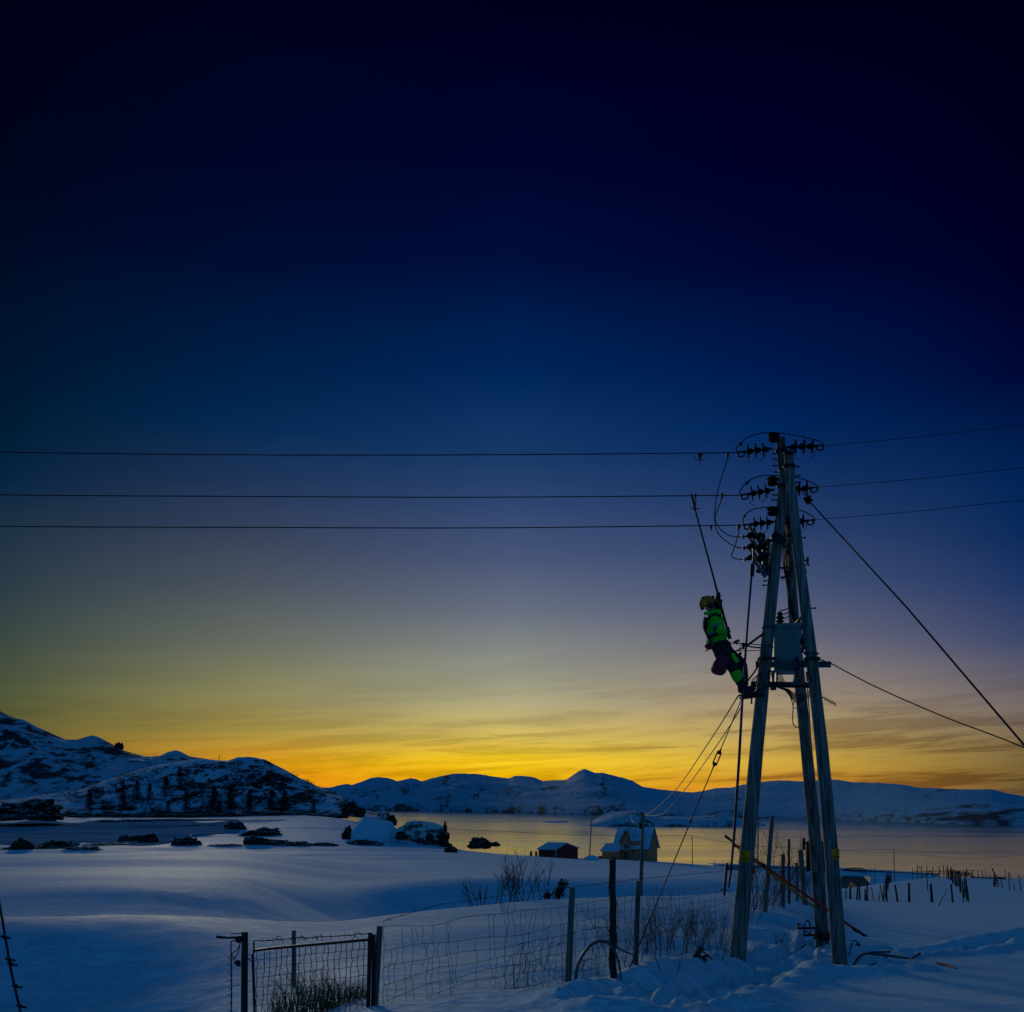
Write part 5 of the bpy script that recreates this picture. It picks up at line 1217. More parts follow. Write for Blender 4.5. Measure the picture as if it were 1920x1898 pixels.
# ------------------------------------------------------------------ twigs, shrubs, grass
def twig_rec(mb, p, d, L, r, depth, rr, spread=.5):
    k = 3; pts = [p.copy()]; q = p.copy(); dd = d.copy()
    for i in range(k):
        dd = (dd + Vector((rr.uniform(-1, 1), rr.uniform(-1, 1), rr.uniform(-.3, .6))) * .18).normalized(); q = q + dd * L / k; pts.append(q.copy())
    mb.tube(pts, [r * (1 - .16 * i) for i in range(k + 1)], 4, False)
    if depth > 0:
        for i in range(1, k + 1):
            for _ in range(rr.choice([1, 1, 2])):
                v = (dd + Vector((rr.uniform(-1, 1), rr.uniform(-1, 1), rr.uniform(-.2, .8))) * spread * 1.3).normalized()
                twig_rec(mb, pts[i], v, L * rr.uniform(.5, .75), r * .62, depth - 1, rr, spread)
def shrub(u, D, h, wd, stems, seed, label, depth=2, r=.012, group='bare shrubs in the snow', m='twig', name='shrub'):
    rr = random.Random(seed); mb = MB(); b = GP(u, D, -.03)
    for i in range(stems):
        x = rr.uniform(-wd, wd); q = Vector((b.x + x, D + rr.uniform(-wd, wd) * .6, 0)); q.z = gz(q.x, q.y) - .03
        d = Vector((x / wd * .4 + rr.uniform(-.2, .2), rr.uniform(-.3, .3), 1)).normalized()
        twig_rec(mb, q, d, h * rr.uniform(.45, .7), r, depth, rr)
    return single(mb, name, M[m], label, 'shrub', group)
shrub(905, 27, .75, .35, 6, 1, 'low bare shrub farthest left behind the snow crest', r=.011)
shrub(942, 27.5, 1.15, .30, 5, 2, 'bare shrub second from the left behind the snow crest')
shrub(985, 28, 1.35, .35, 6, 3, 'tallest bare shrub behind the snow crest, below the red shed')
shrub(1010, 28.2, 1.0, .2, 3, 4, 'bare shrub just right of the tallest one behind the snow crest')
def leafy(c, blobs, n, s, seed):
    rr = random.Random(seed); vs = []; fs = []; mb = MB()
    for (ox, oz, r) in blobs:
        for k in range(n):
            v = Vector((rr.gauss(0, 1), rr.gauss(0, .8), rr.gauss(0, .75))); v = v / max(v.length, .3) * r * rr.random() ** .5
            p = c + Vector((ox, 0, oz)) + v; d_ = Vector((rr.uniform(-1, 1), rr.uniform(-1, 1), rr.uniform(-.4, 1))).normalized() * s; e_ = Vector((rr.uniform(-1, 1), rr.uniform(-1, 1), rr.uniform(-1, 1))).normalized() * s * .5
            m = len(vs); vs += [p - e_ * .5, p + e_ * .5, p + d_]; fs.append([m, m + 1, m + 2])
        mb.tube([c + Vector((0, 0, -.3)), c + Vector((ox * .6, 0, oz * .6)), c + Vector((ox, 0, oz))], [.02, .015, .008], 5, False)
    mb.add(vs, fs); return mb
mb = leafy(GP(1047, 30, .22), [(0, 0, .20), (.14, .30, .16), (-.32, -.05, .12), (.05, .12, .14)], 130, .09, 3)
single(mb, 'juniper_bush', M['needle'], 'small dark leafy bush just left of the second fence post', 'shrub')
shrub(1118, 42, 1.3, .2, 4, 6, 'small bare shrub beyond the crest left of the crooked post', r=.016)
shrub(950, 22, .35, .2, 5, 7, 'tiny tuft of twigs on the crest below the bare shrubs', depth=1, r=.005)
for i, (u, D, h, lab) in enumerate(((1165, 13.6, .75, 'bare shrub tangled in the netting beside the crooked post'), (1178, 14.0, .6, 'bare twigs just left of the fourth fence post'), (1212, 15.4, .9, 'bare shrub just right of the fourth fence post'),
     (1246, 16.0, .85, 'bare shrub second right of the fourth fence post'), (1280, 16.3, .8, 'densest bare shrub midway along the netting'), (1300, 16.6, .75, 'bare shrub right of the densest one along the netting'), (1325, 17.0, .8, 'bare shrub behind the netting left of the switch handle'), (1352, 17.6, .75, 'bare shrub nearest the left tower leg'), (1250, 13.2, .5, 'sparse lone twig in front of the netting'))):
    shrub(u, D, h, .32 if i < 8 else .1, (7 if 2 <= i < 8 else 5) if i < 8 else 2, 20 + i, lab, depth=2 if i < 8 else 1, r=.0046, group='bare shrubs along the netting')
for i, (u, D, h, lab) in enumerate(((1405, 24.5, 1.5, 'tall bare shrub behind the left tower leg'), (1423, 25, 1.7, 'bare shrub left of the tallest fence post behind the tower'), (1450, 27, 1.8, 'bare shrub right of the tallest fence post behind the tower'), (1490, 33, 1.9, 'bare shrub between the thin post and the thick post'), (1392, 23, 1.1, 'bare shrub at the back of the left tower leg foot'), (1515, 34, 1.6, 'bare shrub by the thick leaning post'))):
    shrub(u, D, h, .35, 6, 40 + i, lab, r=.0085, group='bare shrubs behind the tower')
shrub(1463, 20.8, .45, .1, 2, 50, 'sparse twigs in the snow between the tower legs', depth=1, r=.008)
shrub(1476, 20.9, .3, .1, 2, 51, 'tiny twigs beside the sparse twigs between the tower legs', depth=1, r=.007)
shrub(1757, 62, 1.7, .08, 1, 52, 'single thin twig on the right snow slope', depth=0, r=.03)
mb = MB(); rr = random.Random(9)
for i in range(430):
    u = rr.uniform(505, 690); D = rr.uniform(10.5, 11.2)
    hh = (0.46 * math.exp(-((u - 560) / 75) ** 2) + .20) * rr.uniform(.45, 1.0)
    b = GP(u, D, -.02); b.z = max(b.z, P(u, 1925, D).z); d = Vector((rr.gauss(0, .22), rr.gauss(0, .15), 1)).normalized()
    mb.tube([b, b + d * hh * .6, b + (d + Vector((rr.uniform(-.3, .3), 0, -.1))).normalized() * hh], [.004, .003, .001], 3, False)
single(mb, 'dry_grass', M['grass'], 'clump of dry grass sticking out of the snow behind the gate netting', 'grass', kind='stuff')

# ================================================================== FAR STAKES, RACKS, BRIDGE
def stake(u0, D, r, top, label, group, kind='stake'):
    b = GP(u0, D, -.3); t = P(top[0], top[1], D); mb = MB(); mb.tube([b, b.lerp(t, .5) + Vector((.01, 0, 0)), t], [r, r * .95, r * .85], 6)
    return single(mb, 'wooden_stake', M['darkpost'], label, kind, group)
near = [(1586,1683,1586,1665,.05),(1594,1683,1594,1662,.09),(1606,1683,1608,1664,.07),(1612,1684,1611,1654,.07),(1622,1684,1622,1667,.06),(1625,1684,1626,1656,.07),(1628,1685,1625,1668,.04),(1639,1685,1634,1664,.03),(1648,1686,1648,1673,.04),
        (1658,1685,1650,1660,.05),(1657,1684,1657,1659,.05),(1663,1686,1661,1657,.08),(1684,1686,1678,1659,.08),(1705,1687,1704,1656,.10),(1748,1687,1745,1657,.11),(1740,1656,1737,1633,.05),(1787,1686,1783,1658,.08)]
labs = 'stake in the row of uneven stakes right of the right tower leg'
for i, (u0, y0, u1, y1, r) in enumerate(near):
    D = 84; r *= 1.1
    if i == 13: lab = 'thick upright stake standing alone in the middle of the right snow slope'
    elif i == 14: lab = 'thick stake with a thin pole above it, right of the lone upright stake'
    elif i == 12: lab = 'stake leaning left, just left of the lone upright stake'
    elif i == 15: lab, D = 'thin pole leaning over the top of a thick stake on the right slope', 110
    elif i == 16: lab = 'stake at the near end of the dense double row of stakes'
    else: lab = 'dark uneven stake in the loose row just right of the tower, before the arch bridge'
    stake(u0, D, r, (u1, y1), lab, 'stakes of the snowed-in enclosure')
def rowof(a, b, n, h, lab, D0, D1, r=.07, seed=0, jit=1.6):
    rr = random.Random(seed)
    for i in range(n):
        t = i / max(n - 1, 1); D = D0 * (D1 / D0) ** t; u = a + (b - a) * t + rr.uniform(-jit, jit) * (1 - .5 * t)
        g = GP(u, D); py = HY - (g.z - CZ) * F / D; hh = h * rr.uniform(.8, 1.35) * F / D
        stake(u, D, r, (u - rr.uniform(-.5, 2.2) * (1 - .5 * t), py - hh), lab, 'stakes of the snowed-in enclosure')
rowof(1661, 1671, 14, 1.45, 'stake in the thin row climbing to the crest left of the lone upright stake', 92, 172, .06, 3)
rowof(1812, 1775, 26, 1.5, 'stake in the dense double row running away to the racks', 88, 176, .07, 5, 3.0)
stake(1803, 86, .05, (1812, 1664), 'slanting stake crossing the near end of the dense row', 'stakes of the snowed-in enclosure')
stake(1817, 86, .06, (1813, 1661), 'rightmost stake at the near end of the dense row', 'stakes of the snowed-in enclosure')
for i, (u0, y0, u1, y1, D, lab) in enumerate(((1880,1667,1876,1647,118,'short stake leaning left beside the ladder-like stand'),(1893,1670,1891,1636,112,'tall stake at the far right, first right of the ladder-like stand'),(1903,1671,1900,1657,112,'shortest stake at the far right edge slope'),(1915,1673,1910,1640,110,'tall leaning stake nearest the right edge'),(1895.5,1648,1893,1636,165,'stake crossing behind the tall far right stake'),(1886,1648,1884,1629,170,'slim stake on the crest right of the ladder-like stand'),(1849,1646,1848,1629,176,'slim stake on the crest left of the ladder-like stand'),(1857,1647,1855,1635,176,'short slim stake on the crest beside the ladder-like stand'))):
    stake(u0, D, .055, (u1, y1), lab, 'stakes at the far right')
# drying racks along the crest
rk = thing('drying_rack', 'long low wooden drying rack on the snow crest at the right', 'rack', loc=GP(1770, 178))
mb = MB(); rr = random.Random(4); RD = 178
def rp(u, y, D=RD): return P(u, y, D)
mb.bar(rp(1715, 1634), rp(1826, 1633), .12, .10); mb.bar(rp(1720, 1638), rp(1806, 1637), .1, .09); mb.bar(rp(1824, 1632), rp(1841, 1632), .08, .06)
part(mb, 'rail', M['darkpost'], rk)
for (a, b) in (((1711,1643),(1711,1629)),((1720,1643),(1720,1623)),((1728,1643),(1728,1624)),((1738,1643),(1738,1624)),((1748,1643),(1749,1625)),((1762,1644),(1761,1624)),((1770,1644),(1769,1622)),((1777,1644),(1776,1622)),((1790,1644),(1789,1632)),((1801,1644),(1800,1632)),((1812,1645),(1812,1628)),((1825,1646),(1823,1633)),((1836,1646),(1833,1633)),((1844,1647),(1841,1632))):
    mb = MB(); mb.bar(rp(*b), rp(a[0], a[1] + 6), .10, .10, Vector((1, 0, 0))); part(mb, 'post', M['darkpost'], rk)
for (a, b) in (((1722,1624),(1726,1630)),((1730,1645),(1744,1633)),((1783,1640),(1790,1632)),((1790,1632),(1797,1642)),((1796,1634),(1802,1643)),((1808,1643),(1813,1634)),((1814,1635),(1822,1644)),((1819,1636),(1827,1645)),((1744,1634),(1752,1642)),((1756,1641),(1764,1633)),((1750,1645),(1758,1639)),((1785,1636),(1800,1636)),((1803,1637),(1823,1638)),((1800,1642),(1826,1643))):
    mb = MB(); mb.bar(rp(*a), rp(*b), .10, .12, Vector((0, 1, 0))); part(mb, 'brace', M['darkpost'], rk)
for k in range(10):
    mb = MB(); mb.bar(rp(1792 + k * 2.5, 1634 + rr.uniform(0, 3)), rp(1795 + k * 2.4, 1643 + rr.uniform(-2, 1)), .12, .12, Vector((0, 1, 0))); part(mb, 'brace', M['darkpost'], rk)
ls = thing('ladder_stand', 'dark ladder-like wooden stand with a slanting pole near the right edge', 'stand', loc=GP(1868, 128))
mb = MB(); LD = 128
mb.bar(P(1863, 1664, LD), P(1865, 1637, LD), .2, .14, Vector((1, 0, 0))); mb.bar(P(1866, 1664, LD), P(1867, 1645, LD), .12, .1, Vector((1, 0, 0))); mb.bar(P(1872, 1664, LD), P(1869, 1642, LD), .12, .10, Vector((1, 0, 0)))
mb.bar(P(1867, 1644, LD), P(1860, 1628, LD), .12, .12, Vector((0, 1, 0)))
for y in (1650, 1655, 1661): mb.bar(P(1866, y, LD), P(1871, y + 2, LD), .1, .1)
part(mb, 'frame', M['darkpost'], ls)
mb = MB(); mb.bar(P(1820, 1645.5, 182), P(1884, 1647, 178), .3, .22); mb.bar(P(1872, 1646.5, 178.5), P(1884, 1647, 178), .5, .35)
single(mb, 'timber_rail', M['darkpost'], 'long dark timber lying on the crest behind the ladder-like stand', 'timber')
# causeway with arch bridge
cw = thing('arch_bridge', 'small stone arch bridge in a snowy causeway with a thin railing', 'bridge', loc=P(1600, 1665, 262))
BD = 262
def bp_(u, y, D=BD): return P(u, y, D)
mb = MB(); out = [(1566, 1668), (1573, 1650), (1584, 1639), (1616, 1640), (1632, 1658), (1632, 1668)]
c_ = (1600.5, 1668); arch = [(c_[0] + 10 * math.cos(q), c_[1] - 18 * math.sin(q)) for q in [math.pi * k / 14 for k in range(15)]]
poly = [bp_(*p) for p in out] ; ar = [bp_(*p) for p in arch]
ys = BD; vs = []; fs = []
ring = poly; o_n = len(ring)
# face between outline and arch: fan of quads
outl = [(1632, 1668), (1632, 1658), (1628, 1653), (1624, 1648.5), (1620, 1644.5), (1616, 1640), (1610, 1639.8), (1603, 1639.6), (1596, 1639.3), (1590, 1639.1), (1584, 1639), (1580, 1643), (1576.5, 1646.5), (1573, 1650), (1566, 1668)]
for dz in (0.0, 9.0):
    vs += [bp_(*p) + Vector((0, dz, 0)) for p in outl] + [bp_(*p) + Vector((0, dz, 0)) for p in arch]
n = 15
for s_, base in ((1, 0), (-1, 30)):
    for i in range(n - 1):
        q = [base + i, base + i + 1, base + n + i + 1, base + n + i]; fs.append(q if s_ == 1 else q[::-1])
for i in range(n - 1):
    fs.append([15 + i, 15 + i + 1, 45 + i + 1, 45 + i]); fs.append([i, 30 + i, 30 + i + 1, i + 1])
mb.add(vs, fs); part(mb, 'arch_wall', M['concrete'], cw)
mb = MB()
for k in range(9): mb.bar(bp_(1582 + 5.4 * k, 1637 + .25 * k), bp_(1582 + 5.4 * k, (1633, 1630, 1628.6, 1628, 1628, 1628.2, 1628.6, 1630, 1634)[k]), .16, .16, Vector((1, 0, 0)))
mb.tube([bp_(1581, 1634), bp_(1586, 1629.5), bp_(1596, 1628), bp_(1612, 1628.4), bp_(1619, 1629.6), bp_(1628, 1635)], .13, 6); mb.tube([bp_(1583, 1632.6), bp_(1626, 1634)], .09, 5)
part(mb, 'railing', M['darkpost'], cw)
mb = MB()
t0 = [(-40, 0)]
for (u0, y0, D0, u1, y1, D1) in ((1345, 1624, 236, 1573, 1631, 262), (1573, 1631, 262, 1640, 1634, 264), (1640, 1634, 264, 1760, 1641, 266)):
    a, b = P(u0, y0, D0), P(u1, y1, D1)
    mb.add([a, b, b + Vector((0, 12, 0)), a + Vector((0, 12, 0)), a + Vector((0, -3, -1.3)), b + Vector((0, -3, -1.3))], [[0, 1, 2, 3], [4, 5, 1, 0]])
mb.build('causeway', M['snow'], kind='structure', label='snowy causeway carrying the road over the arch')
mb = MB()
def embank(u0, y0, D0, u1, y1, D1, yb0, yb1):
    a, b = P(u0, y0, D0) , P(u1, y1, D1); c, d_ = P(u1, yb1, D1 - 5), P(u0, yb0, D0 - 5)
    mb.add([a + Vector((0, -3, -1.3)), b + Vector((0, -3, -1.3)), c, d_], [[3, 2, 1, 0]])
embank(1345, 1624, 236, 1571, 1631, 262, 1645, 1672); embank(1626, 1633.5, 263, 1760, 1641, 266, 1674, 1670)
mb.build('embankment', M['snow'], kind='structure', label='snowy slope of the causeway')
mb = MB(); 
for k in range(42):
    u = 1345 + k * 9.9; y = 1624 + k * .42; D = 236 + k * .75
    mb.bar(P(u, y + 1.2, D), P(u, y - 1.4, D), .12, .12, Vector((1, 0, 0)))
mb.tube([P(1345, 1623.5, 236), P(1573, 1630.5, 262), P(1760, 1640.5, 267)], .20, 5)
single(mb, 'guard_rail', M['darkpost'], 'thin dark guard rail along the causeway road', 'guard rail')

# ================================================================== UTILITY POLES FAR OFF
def upole(u0, D, top, r, label, arm=None, extra=None, sink=.5):
    b = GP(u0, D, -sink); t_ = P(top[0], top[1], D); t = thing('utility_pole' if not arm else 'street_lamp', label, 'utility pole' if not arm else 'street lamp', loc=Vector((b.x, b.y, b.z + sink)))
    mb = MB(); mb.tube([b, b.lerp(t_, .5), t_], [r, r * .88, r * .72], 8); part(mb, 'pole', M['pole2'], t)
    if arm:
        mb = MB(); e = P(arm[0], arm[1], D); mb.tube([t_, t_.lerp(e, .5) + Vector((0, 0, .15)), e], .06, 5); part(mb, 'arm', M['iron'], t)
        mb = MB(); mb.box(e, (.55, .25, .18)); part(mb, 'lamp_head', M['iron'], t)
    if extra: extra(t, t_, D)
def ex1(t, t_, D):
    mb = MB(); mb.box(t_ + Vector((-.06, 0, -.03)), (.15, .08, .10)); mb.box(P(1201.5, 1549, D), (.19, .12, .24)); mb.tube(curve_pts([P(1203, 1530, D), P(1202, 1538, D), P(1201, 1546, D)], 3), .02, 5); part(mb, 'fittings', M['board'], t)
upole(1198, 46, (1206, 1524), .10, 'grey wooden pole standing in front of the ochre house', extra=ex1, sink=1.5)
upole(1177, 228, (1180, 1521), .14, 'thin dark pole rising just behind the ochre house gable', sink=1)
upole(1105, 205, (1109, 1536), .13, 'lamp post between the red shed and the ochre house', arm=(1112, 1534.5))
upole(1298, 215, (1298, 1566), .09, 'thin pole standing alone right of the ochre house')
upole(1678, 230, (1676, 1592), .12, 'thin pole on the crest above the enclosure at the right')
upole(1420, 150, (1422, 1536), .11, 'slim lamp post rising behind the left tower leg', arm=(1424, 1534))
mb = MB(); mb.tube(curve_pts([P(1181, 1523, 228), P(1182.5, 1532, 215), P(1186, 1540, 200), P(1190, 1544, 190)], 5), .07, 5); single(mb, 'overhead_cable', M['trim'], 'short pale cable drooping from the pole behind the house', 'cable')
wire('overhead_cable', [P(820, 1554, 330), P(960, 1560, 260), P(1105, 1567, 230), P(1298, 1567, 215)], .035, 'faint cable over the water left of the lone pole', 'cable', 'thin cables over the water')
wire('overhead_cable', [P(1298, 1567, 215), P(1345, 1577, 218), P(1420, 1586, 222), P(1560, 1594, 228), P(1676, 1592.5, 230)], .035, 'faint cable over the water passing behind the tower', 'cable', 'thin cables over the water')
wire('overhead_cable', [P(1676, 1592.5, 230), P(1710, 1596, 215), P(1760, 1597.5, 200), P(1830, 1597.5, 180), P(1980, 1590, 150)], .032, 'upper faint cable over the water at the right edge', 'cable', 'thin cables over the water')
wire('overhead_cable', [P(1676, 1593, 230), P(1720, 1602, 210), P(1790, 1610, 190), P(1850, 1609, 170), P(1980, 1596, 140)], .032, 'lower faint cable over the water at the right edge', 'cable', 'thin cables over the water')
for i, (u, D, y0) in enumerate(((1340, 225, 1612), (1355, 226, 1612), (1368, 227, 1612), (1633, 258, 1624), (1640, 258, 1622))):
    b = GP(u, D, 0); mb = MB(); mb.tube([b, P(u, y0, D)], .045, 5)
    single(mb, 'snow_pole', M['darkpost'], 'thin roadside snow pole left of the tower' if i < 3 else 'thin roadside snow pole right of the arch bridge', 'marker pole', 'roadside snow poles')

# ================================================================== BUILDINGS
def frame3(o, rz):
    c, s = math.cos(rz), math.sin(rz); X = Vector((c, s, 0)); Y = Vector((-s, c, 0))
    return lambda x, y, z: o + X * x + Y * y + Vector((0, 0, z))
HD = 232
o = P(1215, 1617, HD)
ho = thing('house', 'ochre wooden house with snowy steep roof by the shore', 'house', loc=o)
T = frame3(o, R(-33))       # x along the gable wall to the right/back ... origin = near corner
# local axes: x = towards the right along the gable end, -x' handled with second frame; use a = left along the front, g = back along gable
ang_f = R(158); ang_g = R(40)
Fd = Vector((math.cos(ang_f), math.sin(ang_f), 0)); Gd = Vector((math.cos(ang_g + R(28)), math.sin(ang_g + R(28)), 0))
Fd = Vector((-math.cos(R(22)), -math.sin(R(22)) * -1 * -1 * -1, 0))
# front wall runs left and a little away; gable wall runs back and to the right, square to it
Fd = Vector((-0.90, 0.436, 0)); Gd = Vector((0.436, 0.90, 0))
def H(a, g, z): return o + Fd * a + Gd * g + Vector((0, 0, z))
# widths chosen so the gable spans x 1215-1241 and the front 1168-1215
GW = 6.9; FL = 8.2; EV = 3.4; RZ = 7.75
mb = MB()
mb.prism([H(0, 0, -1.5), H(0, GW, -1.5), H(0, GW, EV), H(0, GW / 2, RZ - .25), H(0, 0, EV)], Fd * FL)
part(mb, 'wall', M['yellowwall'], ho)
def roof_quad(mb, a, b, c, d, th=.22):
    a, b, c, d = map(Vector, (a, b, c, d)); n_ = (b - a).cross(c - a).normalized(); n_ = n_ if n_.z > 0 else -n_
    mb.prism([a, b, c, d], n_ * th)
mb = MB(); ov = .4; sl_ = (RZ - EV) / (GW / 2)
roof_quad(mb, H(-ov, -ov, EV - sl_ * ov), H(FL + .3, -ov, EV - sl_ * ov), H(FL + .3, GW / 2, RZ), H(-ov, GW / 2, RZ))
roof_quad(mb, H(-ov, GW + ov, EV - sl_ * ov), H(FL + .3, GW + ov, EV - sl_ * ov), H(FL + .3, GW / 2, RZ), H(-ov, GW / 2, RZ))
part(mb, 'roof', M['roofsnow'], ho, 'snow-covered main roof')
CWW = 2.6; ca = 3.8; cg = -.45; CE = 4.7; CR = 7.35
mb = MB(); mb.prism([H(ca, cg, -1.5), H(ca + CWW, cg, -1.5), H(ca + CWW, cg, CE), H(ca + CWW / 2, cg, CR - .2), H(ca, cg, CE)], Gd * (GW / 2 - cg + .3)); part(mb, 'wing_wall', M['yellowwall'], ho)
mb = MB(); s2 = (CR - CE) / (CWW / 2); o2 = .25
for sg, a1 in ((-1, ca - o2), (1, ca + CWW + o2)):
    roof_quad(mb, H(ca + CWW / 2, cg - o2, CR), H(ca + CWW / 2, GW / 2 + .1, CR), H(a1, GW / 2 + .1, CE - s2 * o2), H(a1, cg - o2, CE - s2 * o2), .18)
part(mb, 'wing_roof', M['roofsnow'], ho, 'snow-covered roof of the front gable')
mb = MB(); mb.prism([H(1.6, -.02, 3.0), H(ca, -.02, 3.0), H(ca, -.02, 4.75), H(1.6, -.02, 4.75)], Gd * 1.5); part(mb, 'dormer', M['yellowwall'], ho)
mb = MB(); roof_quad(mb, H(1.4, -.3, 4.75), H(ca, -.3, 4.75), H(ca, 2.0, 6.3), H(1.4, 2.0, 6.3), .16); part(mb, 'dormer_roof', M['roofsnow'], ho)
l0 = ca + CWW + .05; LW = 4.3
mb = MB(); mb.prism([H(l0, -.9, -1.5), H(l0 + LW, -.9, -1.5), H(l0 + LW, -.9, 2.35), H(l0, -.9, 2.35)], Gd * 4.2); part(mb, 'lean_to', M['yellowwall'], ho)
mb = MB(); roof_quad(mb, H(l0, -1.25, 2.3), H(l0 + LW + .4, -1.25, 2.3), H(l0 + LW - .2, 1.3, 3.95), H(l0, 1.3, 3.95)); roof_quad(mb, H(l0, 3.7, 2.3), H(l0 + LW + .4, 3.7, 2.3), H(l0 + LW - .2, 1.3, 3.95), H(l0, 1.3, 3.95)); part(mb, 'lean_to_roof', M['roofsnow'], ho)
mb = MB(); mb.prism([H(l0 + LW + .02, -.2, -1.5), H(l0 + LW + 1.3, -.2, -1.5), H(l0 + LW + 1.3, -.2, 1.1), H(l0 + LW + .02, -.2, 1.25)], Gd * 1.8); part(mb, 'shed', M['redwall'], ho)
# door hood and dark arched stack
mb = MB(); mb.prism([H(8.7, -1.3, -.3), H(6.6, -1.3, -.3), H(7.0, -1.3, .7), H(7.6, -1.3, 1.05), H(8.3, -1.3, .7)], Gd * .38); part(mb, 'log_stack', M['dtrim'], ho)
mb = MB(); mb.prism([H(4.2, cg - .9, 2.15), H(5.9, cg - .9, 2.15), H(5.9, cg - .9, 2.3), H(4.2, cg - .9, 2.3)], Gd * .92)
for a_ in (4.3, 5.8): mb.tube([H(a_, cg - .8, -.5), H(a_, cg - .8, 2.2)], .06, 6)
part(mb, 'porch', M['dtrim'], ho)
def window(a, g, z, w_, h_, side, panes=2, name='window', door=False):
    mbf = MB(); mbp = MB()
    if side == 'f':   # on a wall facing front (-Gd)
        A = lambda x, zz, dd: H(a + x, g - dd, z + zz); ex = Gd
    else: A = lambda x, zz, dd: H(-dd, g + x, z + zz); ex = Fd
    m_ = M['trim'] if not door else M['dtrim']
    mbf.prism([A(-w_ / 2 - .08, -h_ / 2 - .08, .05), A(w_ / 2 + .08, -h_ / 2 - .08, .05), A(w_ / 2 + .08, h_ / 2 + .08, .05), A(-w_ / 2 - .08, h_ / 2 + .08, .05)], ex * .1)
    f_ = part(mbf, name, m_, ho)
    pw = w_ / panes
    for k in range(panes):
        x0 = -w_ / 2 + pw * k + .04; x1 = x0 + pw - .08
        mbp.prism([A(x0, -h_ / 2, .07), A(x1, -h_ / 2, .07), A(x1, h_ / 2, .07), A(x0, h_ / 2, .07)], ex * .05)
    part(mbp, 'pane', M['pane'], f_)
window(ca + CWW / 2, cg, 3.45, 1.05, 1.25, 'f'); window(2.1, 0, 1.35, .95, 1.2, 'f'); window(0, 3.3, 3.6, .8, .95, 'g'); window(0, 5.2, 1.4, .8, 1.0, 'g')
window(5.0, cg, 1.0, 1.0, 2.0, 'f', 1, 'door', True)
mb = MB(); mb.bar(H(-.5, GW / 2, RZ - .12), H(-.5, GW + ov, EV - sl_ * ov - .12), .06, .22); mb.bar(H(-.5, GW / 2, RZ - .12), H(-.5, -ov, EV - sl_ * ov - .12), .06, .22)
mb.bar(H(ca + CWW / 2, cg - o2 - .03, CR - .12), H(ca - o2, cg - o2 - .03, CE - s2 * o2 - .12), .06, .2); mb.bar(H(ca + CWW / 2, cg - o2 - .03, CR - .12), H(ca + CWW + .2, cg - o2 - .03, CE - s2 * .2 - .12), .06, .2)
part(mb, 'barge_board', M['dtrim'], ho)
# red shed
so_ = P(1042, 1609.5, 208)
sh = thing('shed', 'low red shed with a snowy roof left of the ochre house', 'shed', loc=so_)
Sx = Vector((0.90, 0.436, 0)); Sy = Vector((-0.72, 0.69, 0)); 
Sx = Vector((0.93, 0.36, 0)); Sy = Vector((-0.80, 0.60, 0))
Sy = Vector((-0.78, 0.62, 0)).normalized(); Sx = Vector((0.62, 0.78, 0)).normalized()
def Q(x, y, z): return so_ + Sx * x + Sy * y + Vector((0, 0, z))
SL, SWd, SE, SR = 4.4, 7.9, 1.75, 2.95
mb = MB(); mb.prism([Q(0, 0, -1), Q(SWd, 0, -1), Q(SWd, 0, SE), Q(SWd * .45, 0, SR - .1), Q(0, 0, SE)], Sy * SL); part(mb, 'wall', M['redwall'], sh)
mb = MB(); roof_quad(mb, Q(-.3, -.25, SE - .08), Q(-.3, SL + .25, SE - .08), Q(SWd * .45, SL + .25, SR), Q(SWd * .45, -.25, SR), .16); roof_quad(mb, Q(SWd + .3, -.25, SE - .05), Q(SWd + .3, SL + .25, SE - .05), Q(SWd * .45, SL + .25, SR), Q(SWd * .45, -.25, SR), .16); part(mb, 'roof', M['roofsnow'], sh)
mb = MB(); mb.bar(Q(-.03, -.03, -.3), Q(-.03, -.03, SE - .05), .16, .16, Vector((1, 0, 0))); part(mb, 'corner_board', M['trim'], sh)
for i, (u, lab) in enumerate(((995.5, 'left one of two short posts beside the red shed'), (1005, 'right one of two short posts beside the red shed'))):
    b = P(u, 1608, 210); mb = MB(); mb.bar(b, P(u, 1596, 210), .35, .4, Vector((1, 0, 0))); mb.bar(P(u + 1.2, 1608, 210), P(u + 1.2, 1598, 210), .25, .3, Vector((1, 0, 0))); single(mb, 'short_post', M['post'], lab, 'post')
mb = MB(); mb.ball(P(1109, 1611, 203), 1.0, 18, (1.5, 1, .75), .05, 2); single(mb, 'snow_pile', M['snow'], 'small pile of snow at the foot of the lamp post', 'snow pile')

